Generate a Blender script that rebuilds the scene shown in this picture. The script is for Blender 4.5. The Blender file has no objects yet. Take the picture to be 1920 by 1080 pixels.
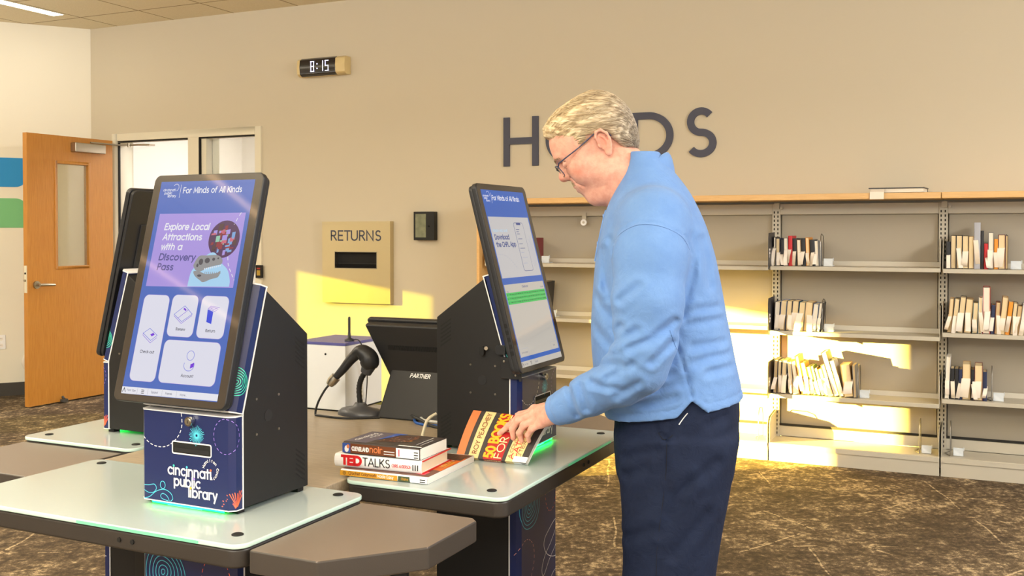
import bpy, bmesh, math, random
import numpy as np
from mathutils import Vector, Matrix
random.seed(7); np.random.seed(7)
PI = math.pi
SC = bpy.context.scene
COL = SC.collection

def lin(r, g, b):
    f = lambda c: c/12.92 if c <= .04045 else ((c+.055)/1.055)**2.4
    return (f(r/255.), f(g/255.), f(b/255.), 1.0)

# ------------------------------------------------------------------ camera
CH = 1.36
cam_d = bpy.data.cameras.new('camera'); cam = bpy.data.objects.new('camera', cam_d); COL.objects.link(cam)
cam_d.sensor_width = 36.0; cam_d.lens = 1918.0*36.0/1920.0
cam_d.shift_y = -69.0/1920.0; cam_d.clip_start = .05; cam_d.clip_end = 100
cam.location = (0, 0, CH); cam.rotation_euler = (PI/2 - math.radians(1.085), 0, math.radians(24.8))
SC.camera = cam
# ------------------------------------------------------------------ colour management
SC.view_settings.view_transform = 'Standard'; SC.view_settings.look = 'None'
SC.view_settings.exposure = 0.0; SC.view_settings.gamma = 1.0
SC.view_settings.use_curve_mapping = False
# ------------------------------------------------------------------ world: soft daylight from the open side of the hall
wd = bpy.data.worlds.new('daylight'); SC.world = wd; wd.use_nodes = True
wd.node_tree.nodes['Background'].inputs[0].default_value = (1.0, .995, .975, 1)
wd.node_tree.nodes['Background'].inputs[1].default_value = 1.62
# ------------------------------------------------------------------ low evening sun through the window wall on the left
sun_d = bpy.data.lights.new('evening_sun', 'SUN'); sun = bpy.data.objects.new('evening_sun', sun_d); COL.objects.link(sun)
SUN = Vector((.818, .556, -.113)).normalized()
sun.rotation_euler = SUN.to_track_quat('-Z', 'Y').to_euler()
sun_d.energy = 140.0; sun_d.color = (1.0, .72, .14); sun_d.angle = math.radians(.4)
# ------------------------------------------------------------------ room lamps (soft light of the ceiling lamps of the open hall)
def area(name, loc, rot, sx, sy, energy, col=(1, .98, .94)):
    d = bpy.data.lights.new(name, 'AREA'); o = bpy.data.objects.new(name, d); COL.objects.link(o)
    d.shape = 'RECTANGLE'; d.size = sx; d.size_y = sy; d.energy = energy; d.color = col
    o.location = loc; o.rotation_euler = rot
    return o
area('hall_lamp', (-1.2, -1.6, 3.0), (math.radians(25), 0, 0), 3.0, 1.6, 220)
area('hall_lamp', (2.6, 3.0, 3.0), (0, math.radians(30), 0), 1.2, 3.0, 300)
area('hall_lamp', (-5.2, 2.6, 3.0), (0, 0, 0), 1.2, 3.0, 35)
# added unseen fill lights that brighten the ceiling
area('ceiling_fill', (-1.0, -1.0, 2.2), (PI, 0, 0), 5.0, 1.0, 380)
area('ceiling_fill', (-4.6, 1.2, 2.2), (PI, 0, 0), 1.0, 2.0, 220)
area('ceiling_fill', (-6.7, 3.3, 2.2), (PI, 0, 0), 1.0, 1.0, 50)
area('back_room_lamp', (-5.6, 8.2, 2.7), (0, 0, 0), 1.6, 1.0, 85, (1, .965, .95))

# ------------------------------------------------------------------ materials
MATS = {}
def mat(name, col, rough=.5, metal=0.0, spec=.5, emit=None, es=0.0, bump=0.0, bscale=200.0, coat=0.0, var=0.0, vscale=8.0, sss=0.0, alpha=1.0, trans=0.0, sheen=0.0):
    if name in MATS: return MATS[name]
    m = bpy.data.materials.new(name); m.use_nodes = True; nt = m.node_tree; b = nt.nodes['Principled BSDF']
    if len(col) == 3: col = lin(*col)
    b.inputs['Base Color'].default_value = col
    b.inputs['Roughness'].default_value = rough; b.inputs['Metallic'].default_value = metal
    b.inputs['Specular IOR Level'].default_value = spec
    b.inputs['Coat Weight'].default_value = coat; b.inputs['Coat Roughness'].default_value = .06
    b.inputs['Transmission Weight'].default_value = trans
    b.inputs['Sheen Weight'].default_value = sheen
    if emit is not None:
        e = lin(*emit) if len(emit) == 3 else emit
        b.inputs['Emission Color'].default_value = e; b.inputs['Emission Strength'].default_value = es
    if sss:
        b.inputs['Subsurface Weight'].default_value = sss; b.inputs['Subsurface Radius'].default_value = (.012, .005, .003)
        b.inputs['Subsurface Scale'].default_value = 1.0
    tc = None
    if bump or var:
        tc = nt.nodes.new('ShaderNodeTexCoord')
    if bump:
        n = nt.nodes.new('ShaderNodeTexNoise'); n.inputs['Scale'].default_value = bscale; n.inputs['Detail'].default_value = 3
        nt.links.new(tc.outputs['Object'], n.inputs['Vector'])
        bp = nt.nodes.new('ShaderNodeBump'); bp.inputs['Strength'].default_value = bump; bp.inputs['Distance'].default_value = .002
        nt.links.new(n.outputs['Fac'], bp.inputs['Height']); nt.links.new(bp.outputs['Normal'], b.inputs['Normal'])
    if var:
        n = nt.nodes.new('ShaderNodeTexNoise'); n.inputs['Scale'].default_value = vscale; n.inputs['Detail'].default_value = 4
        nt.links.new(tc.outputs['Object'], n.inputs['Vector'])
        mx = nt.nodes.new('ShaderNodeMix'); mx.data_type = 'RGBA'
        mx.inputs['A'].default_value = tuple(c*(1-var) for c in col[:3])+(1,)
        mx.inputs['B'].default_value = tuple(min(1, c*(1+var)) for c in col[:3])+(1,)
        nt.links.new(n.outputs['Fac'], mx.inputs['Factor']); nt.links.new(mx.outputs['Result'], b.inputs['Base Color'])
    MATS[name] = m
    return m

def nodes_of(m):
    return m.node_tree, m.node_tree.nodes['Principled BSDF']

def ramp(nt, pts):
    r = nt.nodes.new('ShaderNodeValToRGB'); e = r.color_ramp.elements
    while len(e) < len(pts): e.new(.5)
    for k, (p, c) in enumerate(pts):
        e[k].position = p; e[k].color = lin(*c)
    return r

def carpet_mat():
    m = mat('carpet', (100, 85, 65), rough=.95, spec=.1); nt, b = nodes_of(m); L = nt.links.new
    N = lambda sc, det, ro, src, dist=0.0: (lambda n: (n.inputs['Scale'].__setattr__('default_value', sc), n.inputs['Detail'].__setattr__('default_value', det), n.inputs['Roughness'].__setattr__('default_value', ro), n.inputs['Distortion'].__setattr__('default_value', dist), L(src, n.inputs['Vector']), n)[-1])(nt.nodes.new('ShaderNodeTexNoise'))
    def M(op, a, bb, c=None):
        n = nt.nodes.new('ShaderNodeMath'); n.operation = op
        for k, q in enumerate((a, bb, c)):
            if q is None: continue
            if isinstance(q, (int, float)): n.inputs[k].default_value = q
            else: L(q, n.inputs[k])
        return n.outputs[0]
    tc = nt.nodes.new('ShaderNodeTexCoord')
    def mp(rot, sc):
        n = nt.nodes.new('ShaderNodeMapping'); n.inputs['Scale'].default_value = sc; n.inputs['Rotation'].default_value = (0, 0, math.radians(rot)); L(tc.outputs['Object'], n.inputs['Vector']); return n.outputs[0]
    big = N(1.7, 3, .5, mp(0, (1, 1, 1))); fleck = N(30, 5, .75, mp(-25, (1.15, 1.0, 1))); mid = N(8, 5, .65, mp(-25, (1.1, 1.0, 1)), .5); fine = N(260, 2, .5, tc.outputs['Object'])
    v = M('MULTIPLY_ADD', big.outputs['Fac'], .22, M('MULTIPLY_ADD', mid.outputs['Fac'], .42, M('MULTIPLY_ADD', fleck.outputs['Fac'], .62, M('MULTIPLY', fine.outputs['Fac'], .14))))
    # thin pale scratches running in a few directions
    acc = None
    for rot, off in ((-52, 0), (-20, 3.3), (28, 7.1), (64, 1.7)):
        q = mp(rot, (1, 1, 1)); sx = nt.nodes.new('ShaderNodeSeparateXYZ'); L(q, sx.inputs[0])
        wob = N(1.2, 2, .5, q)
        line = M('LESS_THAN', M('PINGPONG', M('ADD', M('MULTIPLY_ADD', wob.outputs['Fac'], .16, sx.outputs['X']), off), .43), .0045)
        seg_ = M('GREATER_THAN', N(1.5, 1, .5, mp(rot, (3.0, 1.0, 1))).outputs['Fac'], .56)
        brk = M('GREATER_THAN', fleck.outputs['Fac'], .44)
        l = M('MULTIPLY', M('MULTIPLY', line, seg_), brk); acc = l if acc is None else M('MAXIMUM', acc, l)
    v = M('MULTIPLY_ADD', acc, .10, v)
    r = ramp(nt, [(.61, (72, 62, 51)), (.70, (95, 82, 66)), (.76, (130, 113, 90)), (.82, (192, 171, 137))]); L(v, r.inputs[0]); L(r.outputs[0], b.inputs['Base Color'])
    bp = nt.nodes.new('ShaderNodeBump'); bp.inputs['Strength'].default_value = .5; bp.inputs['Distance'].default_value = .004
    L(fine.outputs['Fac'], bp.inputs['Height']); L(bp.outputs[0], b.inputs['Normal'])
    return m

def tile_mat():
    m = mat('ceiling_tile', (205, 188, 152), rough=.9, spec=.1); nt, b = nodes_of(m); L = nt.links.new
    tc = nt.nodes.new('ShaderNodeTexCoord'); sx = nt.nodes.new('ShaderNodeSeparateXYZ'); L(tc.outputs['Object'], sx.inputs[0])
    masks = []
    for ax, off in (('X', 6.64), ('Y', -5.925+12.2)):
        a = nt.nodes.new('ShaderNodeMath'); a.operation = 'ADD'; a.inputs[1].default_value = off+.0055+61.7; L(sx.outputs[ax], a.inputs[0])
        f = nt.nodes.new('ShaderNodeMath'); f.operation = 'FLOORED_MODULO'; f.inputs[1].default_value = .617; L(a.outputs[0], f.inputs[0])
        l = nt.nodes.new('ShaderNodeMath'); l.operation = 'LESS_THAN'; l.inputs[1].default_value = .013; L(f.outputs[0], l.inputs[0])
        masks.append(l)
    # second axis starts on its own line
    mx = nt.nodes.new('ShaderNodeMath'); mx.operation = 'MAXIMUM'; L(masks[0].outputs[0], mx.inputs[0]); L(masks[1].outputs[0], mx.inputs[1])
    n = nt.nodes.new('ShaderNodeTexNoise'); n.inputs['Scale'].default_value = 160; n.inputs['Detail'].default_value = 4; L(tc.outputs['Object'], n.inputs['Vector'])
    r = ramp(nt, [(.3, (218, 206, 178)), (.7, (230, 219, 193))]); L(n.outputs['Fac'], r.inputs[0])
    mc = nt.nodes.new('ShaderNodeMix'); mc.data_type = 'RGBA'; mc.inputs['B'].default_value = lin(150, 130, 96)
    L(mx.outputs[0], mc.inputs['Factor']); L(r.outputs[0], mc.inputs['A']); L(mc.outputs['Result'], b.inputs['Base Color'])
    return m

def wood_mat(name, c1, c2, axis_scale, rough=.4, scale=5.0):
    m = mat(name, c1, rough=rough); nt, b = nodes_of(m); L = nt.links.new
    tc = nt.nodes.new('ShaderNodeTexCoord'); mp = nt.nodes.new('ShaderNodeMapping'); mp.inputs['Scale'].default_value = axis_scale; L(tc.outputs['Object'], mp.inputs['Vector'])
    n = nt.nodes.new('ShaderNodeTexNoise'); n.inputs['Scale'].default_value = scale; n.inputs['Detail'].default_value = 6; n.inputs['Roughness'].default_value = .65; n.inputs['Distortion'].default_value = .6; L(mp.outputs[0], n.inputs['Vector'])
    r = ramp(nt, [(.35, c1), (.65, c2)]); L(n.outputs['Fac'], r.inputs[0]); L(r.outputs[0], b.inputs['Base Color'])
    return m

M_wall = mat('wall_paint_beige', (202, 192, 170), rough=.85, spec=.2, bump=.08, bscale=300)
M_wall_l = mat('wall_paint_cream', (234, 228, 210), rough=.85, spec=.2, bump=.08, bscale=300)
M_white = mat('white_paint', (238, 232, 224), rough=.7)
M_frame = mat('frame_paint', (219, 212, 190), rough=.5)
M_carpet = carpet_mat(); M_tile = tile_mat()
M_base = mat('rubber_base', (62, 58, 52), rough=.6)
M_door = wood_mat('oak_veneer', (180, 118, 44), (198, 138, 60), (60, 60, 2.2), rough=.35, scale=3)
M_maple = wood_mat('maple_edge', (214, 168, 104), (226, 184, 122), (2, 30, 30), rough=.4)
M_table = wood_mat('grey_oak_laminate', (150, 136, 115), (176, 161, 138), (3, 60, 30), rough=.35, scale=4)
M_alu = mat('brushed_aluminium', (176, 168, 152), rough=.32, metal=1.0)
M_chrome = mat('chrome', (225, 225, 222), rough=.08, metal=1.0)
M_black = mat('black_powder_coat', (27, 26, 26), rough=.5, spec=.35, bump=.12, bscale=1400)
M_plastic = mat('black_plastic', (34, 34, 36), rough=.4, spec=.4)
M_softblack = mat('black_void', (9, 8, 8), rough=.8)
M_lam = mat('brown_laminate', (116, 103, 92), rough=.4, bump=.15, bscale=800, var=.06, vscale=500)
M_lamedge = mat('dark_edge_band', (62, 56, 51), rough=.42, bump=.1, bscale=600)
M_slab = mat('dark_slab', (50, 45, 41), rough=.42, bump=.1, bscale=600)
M_glass_top = mat('frosted_glass', (174, 186, 185), rough=.2, coat=.3)
M_glass_edge = mat('glass_edge', (196, 222, 210), rough=.2)
M_navy = mat('navy_print', (25, 38, 86), rough=.32, coat=.15)
M_rim = mat('white_rim', (232, 230, 228), rough=.4)
M_pwhite = mat('print_white', (240, 240, 240), rough=.4)
M_pcyan = mat('print_cyan', (84, 200, 226), rough=.4)
M_pteal = mat('print_teal', (72, 218, 186), rough=.4)
M_porange = mat('print_orange', (250, 112, 74), rough=.4)
M_pviolet = mat('print_violet', (160, 130, 222), rough=.4)
M_ppink = mat('print_pink', (236, 160, 150), rough=.4)
M_pyellow = mat('print_yellow', (246, 196, 60), rough=.4)
M_green_led = mat('green_led', (20, 60, 40), rough=.5, emit=(6, 255, 70), es=15.0)
M_blue_led = mat('violet_led', (20, 20, 60), rough=.5, emit=(150, 120, 255), es=1.4)
M_edge_glow = mat('glowing_edge', (120, 190, 160), rough=.4, emit=(90, 240, 160), es=.22)  # self-glowing green in place of LED light caught by the glass
M_lamp = mat('lamp_diffuser', (255, 250, 240), rough=.5, emit=(255, 247, 232), es=9.0)
M_lampw = mat('lamp_diffuser_warm', (255, 230, 200), rough=.5, emit=(255, 205, 150), es=7.0)
M_shelf = mat('shelf_steel', (188, 181, 164), rough=.42, spec=.5)
M_shelfback = mat('shelf_back_panel', (164, 155, 138), rough=.6, bump=.05, bscale=400)
M_letter = mat('letter_slate', (62, 64, 82), rough=.5)

# ------------------------------------------------------------------ mesh helpers
class MB:
    """collects shapes into one mesh with several material slots"""
    def __init__(s): s.v = []; s.f = []; s.mi = []; s.mats = []; s.sm = []
    def slot(s, m):
        if m not in s.mats: s.mats.append(m)
        return s.mats.index(m)
    def add(s, verts, faces, m, smooth=False):
        k = len(s.v); s.v += [tuple(p) for p in verts]; i = s.slot(m)
        for f in faces: s.f.append(tuple(k+a for a in f)); s.mi.append(i); s.sm.append(smooth)
    def box(s, x0, x1, y0, y1, z0, z1, m, T=None):
        v = [(x, y, z) for z in (z0, z1) for y in (y0, y1) for x in (x0, x1)]
        if T is not None: v = [T @ Vector(p) for p in v]
        s.add(v, [(0, 2, 3, 1), (4, 5, 7, 6), (0, 1, 5, 4), (2, 6, 7, 3), (0, 4, 6, 2), (1, 3, 7, 5)], m)
    def prism(s, poly, a, b, m, axes='xyz', T=None, cap=True, smooth=False, msides=None):
        """poly of 2-D points extruded along the third axis from a to b; axes names the 2-D axes then the extrusion axis"""
        n = len(poly); idx = ['xyz'.index(c) for c in axes]
        def mk(p, h):
            q = [0, 0, 0]; q[idx[0]] = p[0]; q[idx[1]] = p[1]; q[idx[2]] = h
            return T @ Vector(q) if T is not None else Vector(q)
        v = [mk(p, a) for p in poly] + [mk(p, b) for p in poly]
        area2 = sum(poly[i][0]*poly[(i+1) % n][1]-poly[(i+1) % n][0]*poly[i][1] for i in range(n))
        flip = (area2 < 0) != (idx in ([0, 2, 1], [1, 0, 2], [2, 1, 0]))
        sides = [(i, (i+1) % n, n+(i+1) % n, n+i) for i in range(n)]
        caps = [tuple(range(n-1, -1, -1)), tuple(range(n, 2*n))]
        if b < a: flip = not flip
        fx = (lambda f: tuple(reversed(f))) if flip else (lambda f: f)
        if cap: s.add(v, [fx(f) for f in caps], m)
        s.add(v, [fx(f) for f in sides], msides or m, smooth)
    def cyl(s, p0, p1, r0, m, r1=None, n=16, smooth=True):
        s.tube([p0, p1], [r0, r0 if r1 is None else r1], m, n, smooth)
    def tube(s, pts, rad, m, n=10, smooth=True, caps=True):
        pts = [Vector(p) for p in pts]; N = len(pts)
        if not hasattr(rad, '__len__'): rad = [rad]*N
        v = []; t = (pts[1]-pts[0]).normalized()
        u = t.orthogonal().normalized()
        for i in range(N):
            if i == 0: t = (pts[1]-pts[0]).normalized()
            elif i == N-1: t = (pts[-1]-pts[-2]).normalized()
            else: t = ((pts[i+1]-pts[i]).normalized()+(pts[i]-pts[i-1]).normalized()).normalized()
            u = (u-t*u.dot(t)).normalized(); w = t.cross(u)
            for k in range(n):
                a = 2*PI*k/n; v.append(pts[i]+(u*math.cos(a)+w*math.sin(a))*rad[i])
        f = [(i*n+k, i*n+(k+1) % n, (i+1)*n+(k+1) % n, (i+1)*n+k) for i in range(N-1) for k in range(n)]
        s.add(v, f, m, smooth)
        if caps: s.add(v, [tuple(range(n-1, -1, -1)), tuple((N-1)*n+k for k in range(n))], m)
    def lathe(s, prof, m, n=24, T=None, smooth=True):
        v = []
        for (r, z) in prof:
            for k in range(n):
                a = 2*PI*k/n; p = Vector((r*math.cos(a), r*math.sin(a), z)); v.append(T @ p if T is not None else p)
        N = len(prof)
        s.add(v, [(i*n+k, i*n+(k+1) % n, (i+1)*n+(k+1) % n, (i+1)*n+k) for i in range(N-1) for k in range(n)], m, smooth)
        s.add(v, [tuple(range(n-1, -1, -1)), tuple((N-1)*n+k for k in range(n))], m)
    def obj(s, name, parent=None, loc=None, rot=None, bevel=0.0, bseg=2, mw=None):
        me = bpy.data.meshes.new(name); me.from_pydata(s.v, [], s.f)
        for m in s.mats: me.materials.append(m)
        me.polygons.foreach_set('material_index', s.mi); me.polygons.foreach_set('use_smooth', s.sm); me.update()
        o = bpy.data.objects.new(name, me); COL.objects.link(o)
        if parent is not None: o.parent = parent
        if mw is not None: o.matrix_local = mw
        if loc is not None: o.location = loc
        if rot is not None: o.rotation_euler = rot
        if bevel:
            bm = bmesh.new(); bm.from_mesh(me); bmesh.ops.remove_doubles(bm, verts=bm.verts, dist=1e-5); bm.to_mesh(me); bm.free()
            b = o.modifiers.new('bevel', 'BEVEL'); b.width = bevel; b.segments = bseg; b.limit_method = 'ANGLE'; b.angle_limit = math.radians(40)
            for p in me.polygons: p.use_smooth = True
            w = o.modifiers.new('wn', 'WEIGHTED_NORMAL'); w.keep_sharp = False
        return o

def tag(o, label=None, cat=None, group=None, kind=None):
    if label: o['label'] = label
    if cat: o['category'] = cat
    if group: o['group'] = group
    if kind: o['kind'] = kind
    return o
def thing(name, label, cat, loc=(0, 0, 0), rz=0.0, group=None):
    o = bpy.data.objects.new(name, None); COL.objects.link(o); o.empty_display_size = .1
    o.location = loc; o.rotation_euler = (0, 0, rz)
    return tag(o, label, cat, group)
def struct(o): o['kind'] = 'structure'; return o

def rrect(x0, x1, y0, y1, r, n=6):
    out = []
    for cx, cy, a0 in ((x1-r, y1-r, 0), (x0+r, y1-r, 90), (x0+r, y0+r, 180), (x1-r, y0+r, 270)):
        for k in range(n+1):
            a = math.radians(a0+90*k/n); out.append((cx+r*math.cos(a), cy+r*math.sin(a)))
    return out
def ell(cx, cy, rx, ry=None, n=32, a0=0, a1=360):
    ry = rx if ry is None else ry
    full = abs(a1-a0) >= 360
    m = n if full else n+1
    return [(cx+rx*math.cos(math.radians(a0+(a1-a0)*k/n)), cy+ry*math.sin(math.radians(a0+(a1-a0)*k/n))) for k in range(m)]
def catmull(pts, n=8, closed=False):
    P = [Vector(p) for p in pts]; N = len(P); out = []
    rng = range(N if closed else N-1)
    for i in rng:
        p0 = P[(i-1) % N] if closed or i > 0 else P[0]; p1 = P[i]; p2 = P[(i+1) % N]; p3 = P[(i+2) % N] if closed or i+2 < N else P[-1]
        for k in range(n):
            t = k/n; out.append(.5*((2*p1)+(-p0+p2)*t+(2*p0-5*p1+4*p2-p3)*t*t+(-p0+3*p1-3*p2+p3)*t*t*t))
    if not closed: out.append(P[-1])
    return [tuple(p) for p in out]

# ------------------------------------------------------------------ flat print: polygons, strokes and lettering on a plane
def A(cx, cy, rx, ry, a0, a1, n=12):
    return [(cx+rx*math.cos(math.radians(a0+(a1-a0)*k/n)), cy+ry*math.sin(math.radians(a0+(a1-a0)*k/n))) for k in range(n+1)]
O25 = A(.25, .25, .25, .25, 0, 360, 20)
ARCH = [(0, .5), (0, 0)], [(0, .28)]+A(.2, .3, .2, .2, 180, 0, 10)+[(.4, 0)]
G = {  # glyph: advance, strokes
 'a': (.64, [O25, [(.5, .5), (.5, 0)]]), 'b': (.64, [O25, [(0, .72), (0, 0)]]), 'c': (.54, [A(.25, .25, .25, .25, 48, 312)]),
 'd': (.64, [O25, [(.5, .72), (.5, 0)]]), 'e': (.6, [[(.02, .25)]+A(.25, .25, .25, .25, 0, 315)]),
 'f': (.33, [[(.28, .69)]+A(.2, .55, .12, .15, 80, 180, 6)+[(.08, 0)], [(-.02, .45), (.24, .45)]]),
 'g': (.64, [O25, [(.5, .5), (.5, 0)]+A(.25, 0, .25, .2, 0, -150)]), 'h': (.54, [[(0, .72), (0, 0)], ARCH[1]]),
 'i': (.15, [[(0, .5), (0, 0)]]), 'j': (.15, [[(0, .5), (0, -.15)]]), 'k': (.5, [[(0, .72), (0, 0)], [(.36, .5), (.02, .2)], [(.13, .3), (.4, 0)]]),
 'l': (.15, [[(0, .72), (0, 0)]]), 'm': (.9, [ARCH[0], ARCH[1], [(.4, .28)]+A(.58, .3, .18, .2, 180, 0, 10)+[(.76, 0)]]),
 'n': (.54, [ARCH[0], ARCH[1]]), 'o': (.62, [O25]), 'p': (.64, [O25, [(0, .5), (0, -.22)]]), 'q': (.64, [O25, [(.5, .5), (.5, -.22)]]),
 'r': (.36, [[(0, .5), (0, 0)], [(0, .28)]+A(.2, .3, .2, .2, 180, 60, 8)]),
 's': (.46, [A(.17, .375, .15, .125, 40, 270, 8)+A(.17, .125, .16, .125, 90, -145, 8)]),
 't': (.36, [[(.1, .68), (.1, 0)], [(-.04, .48), (.25, .48)]]), 'u': (.54, [[(0, .5), (0, .2)]+A(.2, .2, .2, .2, 180, 360, 10)+[(.4, .5)], [(.4, .5), (.4, 0)]]),
 'v': (.5, [[(0, .5), (.2, 0), (.4, .5)]]), 'w': (.74, [[(0, .5), (.16, 0), (.32, .5), (.48, 0), (.64, .5)]]), 'x': (.48, [[(0, .5), (.38, 0)], [(.38, .5), (0, 0)]]),
 'y': (.5, [[(0, .5), (.21, 0)], [(.42, .5), (.12, -.22)]]), 'z': (.46, [[(0, .5), (.36, .5), (0, 0), (.36, 0)]]),
 'A': (.68, [[(0, 0), (.3, .7), (.6, 0)], [(.11, .22), (.49, .22)]]), 'B': (.54, [[(0, 0), (0, .7), (.2, .7)]+A(.2, .54, .18, .16, 90, -90, 8)+[(0, .38)], [(.2, .38)]+A(.22, .19, .21, .19, 90, -90, 8)+[(0, 0)]]),
 'C': (.68, [A(.35, .35, .35, .35, 45, 315, 18)]), 'D': (.68, [[(0, 0), (0, .7), (.2, .7)]+A(.22, .35, .35, .35, 90, -90, 36)+[(0, 0)]]),
 'E': (.5, [[(.38, .7), (0, .7), (0, 0), (.38, 0)], [(0, .36), (.34, .36)]]), 'F': (.48, [[(.38, .7), (0, .7), (0, 0)], [(0, .36), (.33, .36)]]),
 'G': (.74, [A(.35, .35, .35, .35, 45, 350, 18), [(.36, .32), (.7, .32)]]), 'H': (.66, [[(0, 0), (0, .7)], [(.52, 0), (.52, .7)], [(0, .36), (.52, .36)]]),
 'I': (.16, [[(0, 0), (0, .7)]]), 'K': (.56, [[(0, 0), (0, .7)], [(.44, .7), (.02, .3)], [(.14, .42), (.48, 0)]]), 'L': (.46, [[(0, .7), (0, 0), (.36, 0)]]),
 'M': (.8, [[(0, 0), (.06, .7), (.34, .15), (.62, .7), (.68, 0)]]), 'N': (.68, [[(0, 0), (0, .7), (.52, 0), (.52, .7)]]), 'O': (.82, [A(.35, .35, .35, .35, 0, 360, 48)]),
 'P': (.52, [[(0, 0), (0, .7), (.2, .7)]+A(.2, .52, .19, .18, 90, -90, 8)+[(0, .34)]]), 'R': (.56, [[(0, 0), (0, .7), (.2, .7)]+A(.2, .52, .19, .18, 90, -90, 8)+[(0, .34)], [(.18, .34), (.44, 0)]]),
 'S': (.52, [A(.22, .525, .18, .175, 38, 270, 28)+A(.22, .175, .2, .175, 90, -145, 28)]), 'T': (.52, [[(.22, 0), (.22, .7)], [(-.02, .7), (.46, .7)]]),
 'U': (.64, [[(0, .7), (0, .24)]+A(.25, .24, .25, .24, 180, 360, 12)+[(.5, .7)]]), 'V': (.6, [[(0, .7), (.26, 0), (.52, .7)]]), 'W': (.9, [[(0, .7), (.2, 0), (.4, .7), (.6, 0), (.8, .7)]]),
 'X': (.56, [[(0, .7), (.46, 0)], [(.46, .7), (0, 0)]]), 'Y': (.56, [[(0, .7), (.24, .34), (.48, .7)], [(.24, .34), (.24, 0)]]), 'Z': (.54, [[(0, .7), (.42, .7), (0, 0), (.42, 0)]]),
 '5': (.52, [[(.36, .7), (.08, .7), (.04, .4)]+A(.2, .22, .2, .22, 120, -140, 12)]), '0': (.56, [A(.24, .35, .24, .35, 0, 360, 20)]), '-': (.3, [[(0, .27), (.18, .27)]]),
 '1': (.26, [[(0, .56), (.12, .7), (.12, 0)]]), '2': (.5, [A(.2, .5, .2, .2, 160, -40, 8)+[(0, 0), (.42, 0)]]), '.': (.16, [[(0, 0), (0, .03)]]), ' ': (.3, []),
}
class Print:
    """flat artwork: local x, y on a surface, each layer a hair above the last"""
    def __init__(s, T, base=.0006, step=.0002): s.T = T; s.base = base; s.step = step; s.mb = None
    def P(s, x, y, l): return s.T(x, y, s.base+s.step*l)
    def poly(s, mb, pts, m, l=0):
        mb.add([s.P(x, y, l) for x, y in pts], [tuple(range(len(pts)))], m)
    def line(s, mb, pts, w, m, l=0, closed=False, cap=True):
        pts = [Vector(p[:2]) for p in pts]
        if closed: pts = pts+[pts[0]]
        h = w/2
        v = []; n = len(pts)
        for i in range(n):
            if closed and i in (0, n-1): d0 = pts[-1]-pts[-2]; d1 = pts[1]-pts[0]
            else:
                d0 = pts[i]-pts[i-1] if i > 0 else pts[1]-pts[0]; d1 = pts[i+1]-pts[i] if i < n-1 else pts[-1]-pts[-2]
            if d0.length < 1e-9: d0 = d1
            if d1.length < 1e-9: d1 = d0
            if d0.length < 1e-9: d0 = d1 = Vector((1, 0))
            d0 = d0.normalized(); d1 = d1.normalized(); t = d0+d1
            t = t.normalized() if t.length > .3 else d1
            nn = Vector((-t.y, t.x)); k = max(.45, abs(nn.dot(Vector((-d1.y, d1.x)))))
            q = pts[i].copy()
            if cap and not closed and i == 0: q -= d1*h*.8
            if cap and not closed and i == n-1: q += d0*h*.8
            v += [q+nn*h/k, q-nn*h/k]
        mb.add([s.P(p.x, p.y, l) for p in v], [(2*i, 2*i+1, 2*i+3, 2*i+2) for i in range(n-1)], m)
    def dash(s, mb, pts, w, m, on, off, l=0):
        pts = [Vector(p[:2]) for p in pts]; cum = [0]
        for i in range(1, len(pts)): cum.append(cum[-1]+(pts[i]-pts[i-1]).length)
        def at(t):
            for i in range(1, len(pts)):
                if cum[i] >= t: return pts[i-1].lerp(pts[i], (t-cum[i-1])/max(1e-9, cum[i]-cum[i-1]))
            return pts[-1]
        t = 0
        while t < cum[-1]:
            e = min(t+on, cum[-1]); s.line(mb, [at(t), at((t+e)/2), at(e)], w, m, l, cap=False); t += on+off
    def width(s, txt, size): return sum(G[c][0]+.06 for c in txt)*size - .18*size
    def text(s, mb, txt, x, y, size, w, m, l=0, align='l', shear=0.0, rot=0.0, sx=1.0, dots=None, fit=None):
        """size = em height (capitals .7 em); w = stroke width in em; fit = total width to fill"""
        W = s.width(txt, size)
        if fit: sx = fit/W
        W *= sx
        ox = {'l': 0, 'c': -W/2, 'r': -W}[align]; ca, sa = math.cos(rot), math.sin(rot); pen = 0.0; di = 0
        def xf(gx, gy):
            px = (pen+gx)*size*sx+ox+shear*gy*size; py = gy*size
            return (x+px*ca-py*sa, y+px*sa+py*ca)
        for c in txt:
            adv, st = G[c]
            for si, stroke in enumerate(st): s.line(mb, [xf(*p) for p in stroke], w*size, m, l+.12*si)
            if c in 'ij':
                mm = m
                if dots: mm = dots[di % len(dots)]; di += 1
                s.poly(mb, [xf(*p) for p in A(0, .66, w*.72/max(sx, .01)*1, w*.72, 0, 330, 11)], mm, l)
            pen += adv+.06
        return W

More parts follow.
